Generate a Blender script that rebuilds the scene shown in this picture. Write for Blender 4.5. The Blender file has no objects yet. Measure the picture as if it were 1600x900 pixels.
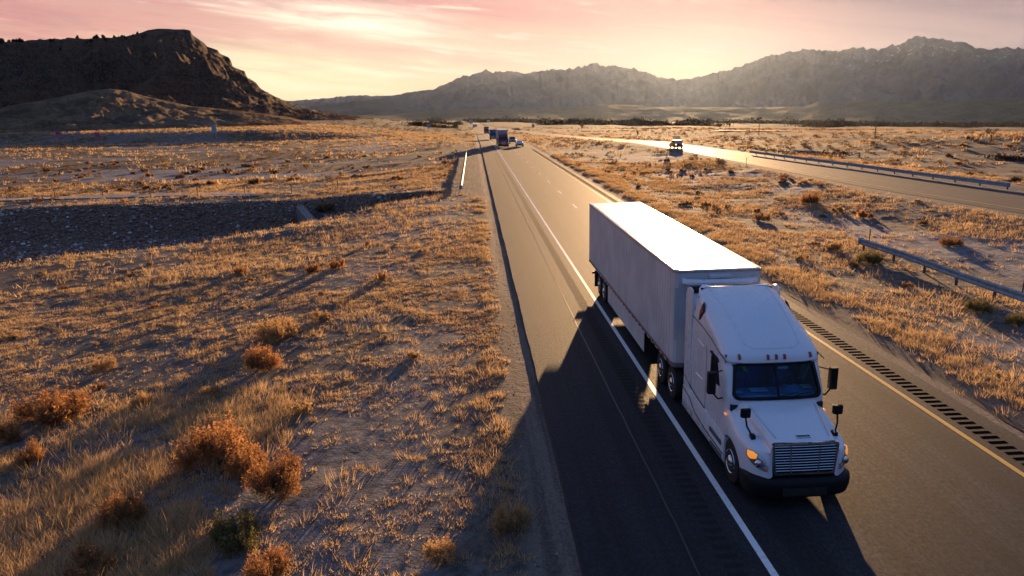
import bpy, bmesh, math, random
import numpy as np
from mathutils import Vector, Matrix
from mathutils.bvhtree import BVHTree
R = math.radians
rng = np.random.default_rng(7)
random.seed(7)
C = bpy.context.scene.collection
sc = bpy.context.scene

# ------------------------------------------------------------------ camera
F_PX, PITCH, YAW, ROLL, CAMH = 1144.0, 0.23763, 0.04736, -0.021517, 8.74
fw = Vector((math.sin(YAW)*math.cos(PITCH), math.cos(YAW)*math.cos(PITCH), -math.sin(PITCH)))
r0 = Vector((math.cos(YAW), -math.sin(YAW), 0)); u0 = r0.cross(fw)
cr, sr = math.cos(ROLL), math.sin(ROLL)
rt = cr*r0 + sr*u0; up = -sr*r0 + cr*u0
cam = bpy.data.cameras.new('camera'); cam.sensor_width = 36; cam.lens = F_PX/1600*36
cam.clip_start = .1; cam.clip_end = 60000
co = bpy.data.objects.new('camera', cam); C.objects.link(co)
co.matrix_world = Matrix(((rt.x, up.x, -fw.x, 0), (rt.y, up.y, -fw.y, 0), (rt.z, up.z, -fw.z, CAMH), (0, 0, 0, 1)))
sc.camera = co

# ------------------------------------------------------------------ sun, sky, exposure
SUN_AZ, SUN_EL = 15.5, 4.9          # degrees; azimuth to the right of the road
EXPOSURE, SKY, HAZE = 1.45, 0.085, 4.6e-6
sun = bpy.data.lights.new('sun', 'SUN'); sun.energy = 5.0; sun.angle = R(.5); sun.color = (1, .60, .29)
so = bpy.data.objects.new('sun', sun); C.objects.link(so)
sd = Vector((math.sin(R(SUN_AZ))*math.cos(R(SUN_EL)), math.cos(R(SUN_AZ))*math.cos(R(SUN_EL)), math.sin(R(SUN_EL))))
so.rotation_euler = sd.to_track_quat('Z', 'Y').to_euler()
sc.view_settings.view_transform = 'Standard'; sc.view_settings.look = 'None'
sc.view_settings.exposure = EXPOSURE; sc.view_settings.gamma = 1
sc.cycles.use_denoising = True
sc.cycles.max_bounces = 6; sc.cycles.diffuse_bounces = 2; sc.cycles.glossy_bounces = 3
sc.cycles.transparent_max_bounces = 12; sc.cycles.volume_bounces = 0; sc.cycles.transmission_bounces = 3
sc.cycles.sample_clamp_indirect = 4

class NT:
    def __init__(s, tree): s.t = tree; s.n = tree.nodes; s.l = tree.links
    def new(s, kind, **kw):
        n = s.n.new(kind)
        for k, v in kw.items(): setattr(n, k, v)
        return n
    def put(s, sock, v):
        if v is None: return
        if isinstance(v, bpy.types.NodeSocket): s.l.new(v, sock)
        elif isinstance(v, (tuple, list)) and len(v) == 3 and len(sock.default_value) == 4: sock.default_value = (*v, 1)
        else: sock.default_value = v
    def m(s, op, a, b=None, c=None, clamp=False):
        n = s.new('ShaderNodeMath', operation=op, use_clamp=clamp)
        s.put(n.inputs[0], a); s.put(n.inputs[1], b); s.put(n.inputs[2], c)
        return n.outputs[0]
    def vm(s, op, a, b=None):
        n = s.new('ShaderNodeVectorMath', operation=op); s.put(n.inputs[0], a); s.put(n.inputs[1], b); return n.outputs[0]
    def mix(s, f, a, b, mode='MIX'):
        n = s.new('ShaderNodeMix', data_type='RGBA', blend_type=mode)
        s.put(n.inputs[0], f); s.put(n.inputs[6], a); s.put(n.inputs[7], b); return n.outputs[2]
    def rng(s, v, a, b, c=0., d=1., smooth=True):
        n = s.new('ShaderNodeMapRange', interpolation_type='SMOOTHSTEP' if smooth else 'LINEAR')
        s.put(n.inputs[0], v); s.put(n.inputs[1], a); s.put(n.inputs[2], b); s.put(n.inputs[3], c); s.put(n.inputs[4], d)
        return n.outputs[0]
    def noise(s, vec, scale, detail=4, rough=.55, dist=0.):
        n = s.new('ShaderNodeTexNoise'); s.put(n.inputs['Vector'], vec)
        n.inputs['Scale'].default_value = scale; n.inputs['Detail'].default_value = detail
        n.inputs['Roughness'].default_value = rough; n.inputs['Distortion'].default_value = dist
        return n.outputs[0]
    def vscale(s, vec, v): return s.vm('MULTIPLY', vec, tuple(v))
    def ramp(s, f, stops):
        n = s.new('ShaderNodeValToRGB'); cr_ = n.color_ramp
        while len(cr_.elements) < len(stops): cr_.elements.new(.5)
        for e, (p, c) in zip(cr_.elements, stops): e.position = p; e.color = (*c, 1)
        s.put(n.inputs[0], f); return n.outputs[0]

w = bpy.data.worlds.new('World'); sc.world = w; w.use_nodes = True
N = NT(w.node_tree); bg = w.node_tree.nodes['Background']; bg.inputs[1].default_value = SKY
sky = N.new('ShaderNodeTexSky', sky_type='NISHITA', sun_disc=False)
sky.sun_elevation = R(SUN_EL); sky.sun_rotation = R(SUN_AZ); sky.altitude = 1400; sky.air_density = 1.2; sky.dust_density = 2.0
tc = N.new('ShaderNodeTexCoord').outputs['Generated']
dn = N.vm('NORMALIZE', tc)
sx = N.new('ShaderNodeSeparateXYZ'); N.put(sx.inputs[0], dn)
az = N.m('MULTIPLY', N.m('ARCTAN2', sx.outputs[0], sx.outputs[1]), 180/math.pi)
el = N.m('MULTIPLY', N.m('ARCSINE', sx.outputs[2]), 180/math.pi)
def gauss(a0, e0, sa, se, tilt=0.):
    da = N.m('SUBTRACT', az, a0); de = N.m('SUBTRACT', el, e0)
    if tilt: de = N.m('ADD', de, N.m('MULTIPLY', da, tilt))
    q = N.m('ADD', N.m('POWER', N.m('ABSOLUTE', N.m('DIVIDE', da, sa)), 2.), N.m('POWER', N.m('ABSOLUTE', N.m('DIVIDE', de, se)), 2.))
    return N.m('EXPONENT', N.m('MULTIPLY', q, -1.))
cv = N.new('ShaderNodeCombineXYZ')
N.put(cv.inputs[0], az); N.put(cv.inputs[1], N.m('ADD', el, N.m('MULTIPLY', az, .11))); cv.inputs[2].default_value = 3.3
st1 = N.noise(N.vscale(cv.outputs[0], (.045, .42, 1)), 1.0, 6, .58, .6)
st2 = N.noise(N.vscale(cv.outputs[0], (.12, 1.15, 2)), 1.0, 6, .6, .4)
st3 = N.noise(N.vscale(cv.outputs[0], (.03, .25, 5)), 1.0, 4, .5, .3)
low = N.ramp(N.rng(el, 0., 14., smooth=False), [(0, (.90, .70, .38)), (.22, (.95, .66, .42)), (.42, (.82, .42, .34)), (.65, (.66, .36, .36)), (1, (.48, .36, .42))])
pink = N.mix(N.rng(st2, .3, .7), (.56, .27, .28), (.88, .31, .29))
colr = N.mix(N.m('MULTIPLY', N.rng(st1, .42, .60), N.rng(el, 1.5, 5.)), low, pink)
colr = N.mix(N.m('MULTIPLY', N.rng(st2, .52, .66), N.rng(az, 20., -5., .25, .75)), colr, (1.05, .88, .70))
colr = N.mix(N.m('MULTIPLY', N.rng(st1, .56, .66), N.rng(el, 2.5, 5., 0., .75)), colr, (.44, .25, .27))
mauve = N.mix(N.rng(st1, .35, .65), (.32, .22, .27), (.19, .15, .21))
colr = N.mix(N.m('MULTIPLY', N.rng(az, 9., 30.), .95), colr, mauve)
colr = N.mix(N.m('MULTIPLY', gauss(-15., 3.2, 12., 2.3), N.rng(st2, .25, .6, .55, 1.)), colr, (1.1, .90, .58))
colr = N.mix(N.m('MULTIPLY', gauss(-8., 6.6, 7.5, 1.15, .12), N.rng(st2, .30, .6, .3, 1.)), colr, (1.35, 1.2, .92))
colr = N.mix(N.m('MULTIPLY', gauss(-14., 5.4, 9., .55, .1), .65), colr, (.80, .44, .38))
colr = N.mix(N.m('MULTIPLY', gauss(12., 4., 13., 4.5), .8), colr, N.mix(N.rng(st1, .35, .65), (.66, .29, .27), (.80, .39, .34)))
colr = N.mix(N.m('MULTIPLY', gauss(15.4, 1.8, 4., 1.6), .5), colr, (.95, .50, .34))
highc = N.ramp(N.rng(el, 12., 70., smooth=False), [(0, (.28, .28, .40)), (.35, (.12, .21, .42)), (1, (.10, .19, .44))])
highc = N.mix(N.m('MULTIPLY', N.rng(st3, .4, .62), .45), highc, (.26, .30, .44))
colr = N.mix(N.rng(el, 9., 22.), colr, highc)
back = N.rng(N.m('ABSOLUTE', az), 60., 120.)                       # the side of the sky away from the sun
backc = N.ramp(N.rng(el, 0., 40., smooth=False), [(0, (.11, .15, .28)), (.3, (.13, .20, .38)), (1, (.12, .22, .50))])
colr = N.mix(back, colr, backc)
K = 1/(SKY*2**EXPOSURE)
colr = N.vm('SCALE', colr); w.node_tree.nodes[-1].inputs['Scale'].default_value = K
N.put(bg.inputs[0], N.mix(.99, sky.outputs[0], colr))

# ------------------------------------------------------------------ helpers
def mat(name, color, rough=.6, metal=0., var=.12, scale=6., spec=.5, coat=0., bump=0., bscale=30., emit=None):
    m = bpy.data.materials.new(name); m.use_nodes = True; T = NT(m.node_tree); b = m.node_tree.nodes['Principled BSDF']
    tcn = T.new('ShaderNodeTexCoord').outputs['Object']
    if var:
        n = T.noise(tcn, scale, 4)
        dark = tuple(c*(1-var*1.6) for c in color)
        T.put(b.inputs['Base Color'], T.mix(T.rng(n, .35, .65), dark, color))
        T.put(b.inputs['Roughness'], T.rng(T.noise(tcn, scale*2.3, 3), .3, .7, max(rough-.08, .02), min(rough+.1, 1)))
    else:
        T.put(b.inputs['Base Color'], color); b.inputs['Roughness'].default_value = rough
    b.inputs['Metallic'].default_value = metal; b.inputs['Specular IOR Level'].default_value = spec
    if coat: b.inputs['Coat Weight'].default_value = coat; b.inputs['Coat Roughness'].default_value = .06
    if bump:
        bn = T.new('ShaderNodeBump'); bn.inputs['Strength'].default_value = bump; bn.inputs['Distance'].default_value = .02
        T.put(bn.inputs['Height'], T.noise(tcn, bscale, 4)); T.put(b.inputs['Normal'], bn.outputs[0])
    if emit: b.inputs['Emission Color'].default_value = (*emit[:3], 1); b.inputs['Emission Strength'].default_value = emit[3]
    return m

class MB:
    def __init__(s): s.v = []; s.f = []; s.mi = []
    def add(s, vs, fs, mi=0):
        o = len(s.v); s.v += [tuple(v) for v in vs]; s.f += [tuple(i+o for i in f) for f in fs]; s.mi += [mi]*len(fs); return s
    def box(s, x0, x1, y0, y1, z0, z1, mi=0):
        return s.add([(x0,y0,z0),(x1,y0,z0),(x1,y1,z0),(x0,y1,z0),(x0,y0,z1),(x1,y0,z1),(x1,y1,z1),(x0,y1,z1)],
                     [(0,3,2,1),(4,5,6,7),(0,1,5,4),(1,2,6,5),(2,3,7,6),(3,0,4,7)], mi)
    def loft(s, rings, closed=True, caps=True, mi=0):
        n = len(rings[0]); vs = [p for r in rings for p in r]; fs = []
        for i in range(len(rings)-1):
            for j in range(n if closed else n-1):
                k = (j+1) % n; fs.append((i*n+j, i*n+k, (i+1)*n+k, (i+1)*n+j))
        if caps and closed:
            fs.append(tuple(range(n))[::-1]); fs.append(tuple((len(rings)-1)*n+j for j in range(n)))
        return s.add(vs, fs, mi)
    def tube(s, pts, r, n=8, mi=0):
        pts = [Vector(p) for p in pts]; rings = []
        rs = r if isinstance(r, (list, tuple)) else [r]*len(pts)
        for i, p in enumerate(pts):
            d = (pts[min(i+1, len(pts)-1)]-pts[max(i-1, 0)]).normalized()
            a = d.orthogonal().normalized() if i == 0 else (a - a.dot(d)*d).normalized()
            b = d.cross(a)
            rings.append([tuple(p+rs[i]*(math.cos(t)*a+math.sin(t)*b)) for t in [2*math.pi*k/n for k in range(n)]])
        return s.loft(rings, mi=mi)
    def lathe(s, prof, c, axis='x', n=28, mi=0):      # prof: (radius, offset along axis)
        rings = []
        for r_, o in prof:
            ring = []
            for k in range(n):
                t = 2*math.pi*k/n; a, b = r_*math.cos(t), r_*math.sin(t)
                ring.append({'x': (c[0]+o, c[1]+a, c[2]+b), 'y': (c[0]+a, c[1]+o, c[2]+b), 'z': (c[0]+a, c[1]+b, c[2]+o)}[axis])
            rings.append(ring)
        return s.loft(rings, mi=mi)
    def prism(s, poly, axis, a, b, mi=0):             # polygon in the two other axes, extruded along axis
        def P(q, t): return {'x': (t, q[0], q[1]), 'y': (q[0], t, q[1]), 'z': (q[0], q[1], t)}[axis]
        return s.loft([[P(q, a) for q in poly], [P(q, b) for q in poly]], mi=mi)
    def build(s, name, mats, parent=None, smooth=False, bevel=0., sub=0, recalc=True):
        me = bpy.data.meshes.new(name); me.from_pydata(s.v, [], s.f)
        if not isinstance(mats, (list, tuple)): mats = [mats]
        for m in mats: me.materials.append(m)
        if any(s.mi): me.polygons.foreach_set('material_index', s.mi)
        if recalc:
            b = bmesh.new(); b.from_mesh(me); bmesh.ops.remove_doubles(b, verts=b.verts, dist=1e-5)
            bmesh.ops.recalc_face_normals(b, faces=b.faces); b.to_mesh(me); b.free()
        if smooth:
            me.shade_smooth() if hasattr(me, 'shade_smooth') else me.polygons.foreach_set('use_smooth', [True]*len(me.polygons))
            if smooth != 'all': me.set_sharp_from_angle(angle=R(38))
        o = bpy.data.objects.new(name, me); C.objects.link(o)
        if parent is not None: o.parent = parent
        if bevel:
            md = o.modifiers.new('bevel', 'BEVEL'); md.width = bevel; md.segments = 2; md.limit_method = 'ANGLE'
        if sub:
            md = o.modifiers.new('sub', 'SUBSURF'); md.levels = sub; md.render_levels = sub
        return o

def tag(o, label=None, cat=None, group=None, kind=None):
    if label: o['label'] = label
    if cat: o['category'] = cat
    if group: o['group'] = group
    if kind: o['kind'] = kind
    return o
def thing(name, loc, label, cat, group=None, rz=0.):
    o = bpy.data.objects.new(name, None); C.objects.link(o); o.location = loc; o.rotation_euler = (0, 0, rz)
    return tag(o, label, cat, group)
def copy_tree(o, parent=None):
    c = o.copy(); C.objects.link(c); c.parent = parent
    for ch in list(o.children): copy_tree(ch, c)
    return c

def npmesh(name, V, Fc, nper, mats, parent=None, attr=None, smooth=False):
    me = bpy.data.meshes.new(name); nv, nf = len(V), len(Fc)
    me.vertices.add(nv); me.vertices.foreach_set('co', np.asarray(V, np.float32).ravel())
    me.loops.add(nf*nper); me.loops.foreach_set('vertex_index', np.asarray(Fc, np.int32).ravel())
    me.polygons.add(nf); me.polygons.foreach_set('loop_start', np.arange(0, nf*nper, nper, dtype=np.int32))
    if smooth: me.polygons.foreach_set('use_smooth', np.ones(nf, bool))
    for m in (mats if isinstance(mats, (list, tuple)) else [mats]): me.materials.append(m)
    if attr is not None:
        for k, a in attr.items():
            if a.ndim == 1:
                t = me.attributes.new(k, 'FLOAT', 'POINT'); t.data.foreach_set('value', a.astype(np.float32))
            else:
                t = me.attributes.new(k, 'FLOAT_COLOR', 'POINT'); t.data.foreach_set('color', a.astype(np.float32).ravel())
    me.update(calc_edges=True); me.validate()
    o = bpy.data.objects.new(name, me); C.objects.link(o)
    if parent is not None: o.parent = parent
    return o

# lattice noise in numpy
_P = rng.permutation(512).astype(np.int64); _P = np.concatenate([_P, _P])
def vnoise(x, y, seed=0):
    xi, yi = np.floor(x).astype(np.int64), np.floor(y).astype(np.int64)
    fx, fy = x-xi, y-yi; fx = fx*fx*(3-2*fx); fy = fy*fy*(3-2*fy)
    h = lambda a, b: _P[(_P[(a+seed*57) & 511]+b) & 511]/511.
    return (h(xi, yi)*(1-fx)+h(xi+1, yi)*fx)*(1-fy)+(h(xi, yi+1)*(1-fx)+h(xi+1, yi+1)*fx)*fy
def fbm(x, y, octv=4, seed=0, gain=.5, ridged=False):
    x = np.asarray(x, float); y = np.asarray(y, float); s = 0.; a = 1.; t = 0.
    for o in range(octv):
        n = vnoise(x*2**o+o*17.3, y*2**o+o*9.1, seed+o)
        if ridged: n = 1-abs(2*n-1)
        s = s+a*n; t += a; a *= gain
    return s/t
def ss(a, b, x): t = np.clip((np.asarray(x, float)-a)/(b-a), 0, 1); return t*t*(3-2*t)

# ------------------------------------------------------------------ terrain
FN = np.array([(30, 47.0), (55, 43.0), (76, 41.6), (114, 42.2), (157, 42.6), (205, 40.7), (266, 36.7), (375, 32.3), (500, 27), (800, 14), (1400, -14), (2500, -70)])
FF = np.array([(30, 59.0), (72, 55.9), (90, 54.8), (107, 53.8), (128, 52.9), (140, 52.2), (171, 50.8), (225, 48.1), (307, 43.3), (416, 39.0), (500, 35), (800, 22), (1400, -6), (2500, -62)])
def fcar(y): return np.interp(y, FN[:, 0], FN[:, 1]), np.interp(y, FF[:, 0], FF[:, 1])
DRX = np.array([-400., -190, -134, -83, -50, -12, 0]); DRY = np.array([335., 310, 297, 292, 330, 377, 384])
DC = [(-400, 20, 14), (-130, 48, 17), (-62, 70, 21), (-45, 72, 20), (-28, 77, 16), (-20, 79, 12), (-13, 80, 7), (-7, 81, 3.5)]
def ditch_d(x, y):
    x = np.asarray(x, float); best = np.full(np.broadcast(x, y).shape, 9.)
    for (ax, ay, aw), (bx, by, bw) in zip(DC, DC[1:]):
        dx, dy = bx-ax, by-ay; t = np.clip(((x-ax)*dx+(y-ay)*dy)/(dx*dx+dy*dy), 0, 1)
        best = np.minimum(best, np.hypot(x-ax-t*dx, y-ay-t*dy)/(aw+t*(bw-aw)))
    return best
def H(x, y, rough=True):
    x = np.asarray(x, float); y = np.asarray(y, float)
    d = np.hypot(x, y); a = np.degrees(np.arctan2(x, y)); a = np.clip(a, -60, 60)
    aend = np.clip(.0115+.00042*(a+2), .0055, .034)
    g = np.clip((d-200)/3800, 0, 1.6)**.9
    z = (8.74-aend*4000)*g
    nearm = 1-ss(180, 420, d)
    z = z-1.5*ss(-3, -26, x)*nearm
    fn, ffr = fcar(y)
    mid = np.clip((x-15.6)/(fn-1.5-15.6), 0, 1)
    z = z-.55*np.sin(np.pi*mid)*nearm*(x > 15.6)*(x < fn)
    e = x-ffr-1.5
    z = z-1.6*ss(1, 16, e)*nearm
    fr = ss(-20, -95, x)*(1-ss(700, 1100, d)); yr = np.interp(x, DRX, DRY)
    z = z+fr*(4.2*ss(yr+5, yr+34, y)+.012*np.clip(y-yr-34, 0, 400))
    z = z+2.6*ss(34, 76, e)*(1-ss(380, 640, d))*(y > 60)
    dd = ditch_d(x, y); z = z-3.3*(1-ss(.55, 1.0, dd))*(x < 2)
    if rough:
        offr = ss(.3, 3, np.maximum(1.3-x, x-15.4))*ss(0, 2.5, np.maximum(fn-1-x, x-ffr-1))
        z = z+offr*((fbm(x*.11, y*.11, 3, 3)-.5)*(.22+.33*ss(30, 80, d))*ss(0, 12, np.maximum(-x, x-15))+(fbm(x*.8, y*.8, 3, 5)-.5)*.13)
        z = z+offr*(fbm(x*.012, y*.012, 4, 8)-.5)*np.clip((d-120)*.008, 0, 9)
        z = z+offr*(fbm(x*3.1, y*3.1, 2, 6)-.5)*.05*(d < 90)
    z = np.where((x > 1.2) & (x < 15.0) & (d < 900), z-.1, z)
    z = np.where((x > fn+.4) & (x < ffr-.4) & (y > 20) & (d < 900), z-.12, z)
    return z
def pxray(px, py):
    d = (fw*F_PX+rt*(px-800)+up*(450-py)); d.normalize(); return d
def hit(px, py, dz=0.):
    d = pxray(px, py); t = 4.; step = .4
    while t < 20000:
        p = Vector((0, 0, CAMH))+d*t
        if p.z-dz < float(H(p.x, p.y)): 
            lo, hi = t-step, t
            for _ in range(18):
                m_ = (lo+hi)/2; p = Vector((0, 0, CAMH))+d*m_
                if p.z-dz < float(H(p.x, p.y)): hi = m_
                else: lo = m_
            return p
        step = max(.4, t*.012); t += step
    return Vector((0, 0, CAMH))+d*6000
def on(x, y): return Vector((x, y, float(H(x, y))))

# masks used by ground and plants
def m_alkali(x, y):
    n = fbm(x*.035, y*.06, 4, 21); a = ss(.50, .60, n)*ss(-14, -30, x)*ss(80, 100, y)*(1-ss(260, 420, y))
    b = ss(.47, .60, fbm(x*.10, y*.05, 3, 31))*ss(17, 20, x)*(1-ss(38, 44, x))*(1-ss(120, 220, y))
    c = ss(.42, .58, fbm(x*.12, y*.12, 3, 41))*ss(-13, -7, x)*(1-ss(-2, .2, x))*(1-ss(75, 100, y))
    return np.clip(a+b+c*.45, 0, 1)
def m_gravel(x, y):
    left = ss(.55, 1.1, x+.5*(fbm(x*.0+3, y*.25, 3, 51)-.5))*(x < 3)
    pull = ss(-3.4, -2.4, x)*ss(76, 82, y)*(1-ss(160, 172, y))*(x < 3)
    right = (x > 14)*(1-ss(15.1, 15.7, x+.5*(fbm(x*.0+7, y*.3, 3, 52)-.5)))
    fn, ffr = fcar(y); e = np.maximum(fn-x, x-ffr); far = (1-ss(1.3, 2.2, e))*(x > 25)*(y > 20)
    return np.clip(np.maximum.reduce([left, pull, right*1., far]), 0, 1)
def m_riprap(x, y):
    dd = ditch_d(x, y); return (1-ss(.93, 1.02, dd))*(x < 1)

# ground mesh: graded grid out to the foothills
def graded(a, b, h, lo, hi, gr):
    c = list(np.arange(a, b, h)); s = h; v = b
    while v < hi: c.append(v); s *= gr; v += s
    c.append(hi); s = h; v = a-h; L = []
    while v > lo: L.append(v); s *= gr; v -= s
    L.append(lo); return np.array(L[::-1]+c)
gx = graded(-34, 50, .33, -9000, 14000, 1.035); gy = graded(6, 95, .33, -300, 14000, 1.022)
X, Y = np.meshgrid(gx, gy); Z = H(X, Y)
V = np.stack([X.ravel(), Y.ravel(), Z.ravel()], 1); nx, ny = len(gx), len(gy)
I = (np.arange(ny-1)[:, None]*nx+np.arange(nx-1)).ravel()
Fq = np.stack([I, I+1, I+1+nx, I+nx], 1)
zone = np.stack([m_gravel(X, Y).ravel(), m_alkali(X, Y).ravel(), m_riprap(X, Y).ravel(), np.ones(X.size)], 1)
def ground_mat(name):
    m = bpy.data.materials.new(name); m.use_nodes = True; T = NT(m.node_tree); b = m.node_tree.nodes['Principled BSDF']
    b.inputs['Roughness'].default_value = .95; b.inputs['Specular IOR Level'].default_value = .15
    pos = T.new('ShaderNodeTexCoord').outputs['Object']
    z_ = T.new('ShaderNodeAttribute', attribute_name='zone'); sp = T.new('ShaderNodeSeparateColor'); T.put(sp.inputs[0], z_.outputs[0])
    n1 = T.noise(pos, .35, 6, .6); n2 = T.noise(pos, 2.7, 5, .65); n3 = T.noise(pos, .02, 5, .6); n4 = T.noise(pos, 14., 3, .7)
    soil = T.mix(T.rng(n2, .35, .65), (.055, .050, .047), (.145, .128, .113))
    grass = T.mix(T.rng(n4, .3, .7), (.070, .052, .038), (.17, .118, .070))
    c = T.mix(T.m('MULTIPLY', T.rng(n1, .42, .60), T.rng(n2, .38, .62)), soil, grass)
    # far: sagebrush speckle and field bands
    sg = T.noise(T.vscale(pos, (1, .45, 1)), .28, 5, .75)
    dist = T.rng(T.vm('LENGTH', pos), 90., 260.); 
    ln = T.new('ShaderNodeVectorMath', operation='LENGTH'); T.put(ln.inputs[0], pos); dist = T.rng(ln.outputs['Value'], 90., 300.)
    farc = T.mix(T.rng(sg, .44, .56), (.035, .028, .022), (.17, .11, .062))
    bands = T.noise(T.vscale(pos, (.0018, .011, 1)), 1., 3, .5)
    farc = T.mix(T.m('MULTIPLY', T.rng(bands, .46, .52), T.rng(ln.outputs['Value'], 200., 480.)), farc, (.065, .05, .04))
    farc = T.mix(T.m('MULTIPLY', T.rng(n3, .50, .60), .5), farc, (.16, .115, .075))
    c = T.mix(T.m('MULTIPLY', dist, .8), c, farc)
    alk = T.mix(T.rng(n2, .3, .7), (.11, .11, .12), (.23, .22, .225))
    c = T.mix(T.m('MULTIPLY', sp.outputs[1], T.rng(n2, .25, .6, .35, 1.)), c, alk)
    vo = T.new('ShaderNodeTexVoronoi'); vo.inputs['Scale'].default_value = 22.; T.put(vo.inputs['Vector'], pos)
    grav = T.mix(.5, T.mix(T.rng(T.noise(T.vscale(pos, (2.2, .12, 1)), 1., 4, .6), .40, .60), (.045, .036, .03), (.19, .14, .11)), T.mix(T.rng(n4, .3, .7), (.07, .055, .045), (.23, .18, .145)))
    c = T.mix(sp.outputs[0], c, grav)
    rip = T.mix(T.rng(T.noise(pos, 3.2, 4, .8), .40, .62), (.06, .038, .027), (.20, .135, .095))
    c = T.mix(sp.outputs[2], c, rip)
    T.put(b.inputs['Base Color'], c)
    bn = T.new('ShaderNodeBump'); bn.inputs['Strength'].default_value = .9; bn.inputs['Distance'].default_value = .10
    hh = T.m('ADD', T.m('MULTIPLY', n2, .7), T.m('MULTIPLY', n4, .3)); hh = T.m('ADD', hh, T.m('MULTIPLY', T.m('MULTIPLY', sg, dist), 6.))
    T.put(bn.inputs['Height'], hh); T.put(b.inputs['Normal'], bn.outputs[0])
    return m
GM = ground_mat('dry_ground')
g = npmesh('ground', V, Fq, 4, GM, attr={'zone': zone}, smooth=True); tag(g, kind='structure')

# ------------------------------------------------------------------ road
def asphalt(name, base=(.0205, .0205, .0225), x0=5.48, lane=3.71, shoulder=True):
    m = bpy.data.materials.new(name); m.use_nodes = True; T = NT(m.node_tree); b = m.node_tree.nodes['Principled BSDF']
    pos = T.new('ShaderNodeTexCoord').outputs['Object']; s = T.new('ShaderNodeSeparateXYZ'); T.put(s.inputs[0], pos)
    fine = T.noise(pos, 55., 3, .8); mid = T.noise(pos, 1.1, 5, .6); lng = T.noise(T.vscale(pos, (1.6, .03, 1)), 1., 5, .65)
    c = T.mix(T.rng(fine, .3, .75), tuple(v*.45 for v in base), tuple(v*1.8 for v in base))
    c = T.mix(T.m('MULTIPLY', T.rng(lng, .35, .65), .75), c, tuple(v*2.5 for v in base))
    c = T.mix(T.m('MULTIPLY', T.rng(mid, .5, .7), .4), c, tuple(v*.55 for v in base))
    crs = T.noise(T.vscale(pos, (1, .6, 1)), 13., 5, .85); c = T.mix(T.rng(crs, .38, .62, .55, 0.), c, tuple(v*.25 for v in base)); c = T.mix(T.rng(crs, .60, .72, 0., .5), c, tuple(v*3.5 for v in base))
    if shoulder:                                       # polished wheel tracks and dark oil line of each lane
        ph = T.m('FRACT', T.m('DIVIDE', T.m('SUBTRACT', s.outputs[0], x0), lane))
        trk = T.m('ABSOLUTE', T.m('SUBTRACT', T.m('ABSOLUTE', T.m('SUBTRACT', ph, .5)), .25))
        inl = T.m('MULTIPLY', T.m('GREATER_THAN', s.outputs[0], x0), T.m('LESS_THAN', s.outputs[0], x0+2*lane))
        c = T.mix(T.m('MULTIPLY', T.m('MULTIPLY', T.rng(trk, .11, .03), inl), .5), c, tuple(v*.5 for v in base))
        c = T.mix(T.m('MULTIPLY', T.rng(T.m('ABSOLUTE', T.m('SUBTRACT', ph, .5)), .09, .0), T.m('MULTIPLY', inl, .3)), c, tuple(v*.5 for v in base))
        br = T.rng(s.outputs[0], x0, x0-.5); c = T.mix(T.m('MULTIPLY', br, .45), c, tuple(v*.62 for v in base))
    vo = T.new('ShaderNodeTexVoronoi', feature='DISTANCE_TO_EDGE'); vo.inputs['Scale'].default_value = .16
    T.put(vo.inputs['Vector'], T.vm('ADD', T.vscale(pos, (1.3, .8, 1)), T.vscale(pos, (0, 0, 0))))
    crk = T.m('MULTIPLY', T.rng(vo.outputs[0], .006, .001), T.rng(T.noise(pos, .2, 2), .45, .6))
    c = T.mix(T.m('MULTIPLY', crk, .6), c, (.012, .012, .012))
    T.put(b.inputs['Base Color'], c)
    T.put(b.inputs['Roughness'], T.m('ADD', T.rng(fine, .3, .7, .66, .82), T.rng(crs, .35, .65, .1, -.06))); b.inputs['Specular IOR Level'].default_value = .20
    bn = T.new('ShaderNodeBump'); bn.inputs['Strength'].default_value = .5; bn.inputs['Distance'].default_value = .006
    T.put(bn.inputs['Height'], fine); T.put(b.inputs['Normal'], bn.outputs[0])
    return m
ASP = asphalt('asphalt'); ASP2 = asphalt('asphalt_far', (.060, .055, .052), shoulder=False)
def zroad(x, y): return float(H(x, y, False))
def strip(name, mtl, ys, xl, xr, dz, cross=2, dirty=None):
    V = []; Fc = []; nc = cross
    for j, y in enumerate(ys):
        a, b_ = (xl(y) if callable(xl) else xl), (xr(y) if callable(xr) else xr)
        for i in range(nc):
            x = a+(b_-a)*i/(nc-1); V.append((x, y, ZR(x, y)+dz))
    for j in range(len(ys)-1):
        for i in range(nc-1): k = j*nc+i; Fc.append((k, k+1, k+1+nc, k+nc))
    mb = MB(); mb.add(V, Fc); o = mb.build(name, mtl, recalc=False); return o
def ZR(x, y):
    d = math.hypot(x, y)
    if d < 200: return 0.
    # the road follows the general fall of the land
    a = max(-60, min(60, math.degrees(math.atan2(x, y)))); aend = min(max(.0115+.00042*(a+2), .0055), .034)
    return (8.74-aend*4000)*min((d-200)/3800, 1.6)**.9
ys1 = list(np.arange(-30, 300, 3.))+list(np.arange(300, 900, 12.))
curve = lambda y: -max(0, y-380)**2*.00012
wig = lambda y, s: .03*(float(vnoise(np.array(y*.35), np.array(s*3.)))-.5)+.025*(float(vnoise(np.array(y*1.7), np.array(s*5.)))-.5)
ysf = list(np.arange(6, 60, .4))+list(np.arange(60, 300, 3.))+list(np.arange(300, 900, 12.))
o = strip('highway', ASP, ysf, lambda y: 1.88+wig(y, 1)+curve(y), lambda y: 14.25+wig(y, 2)+curve(y), .0, 8); tag(o, kind='structure')
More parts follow.
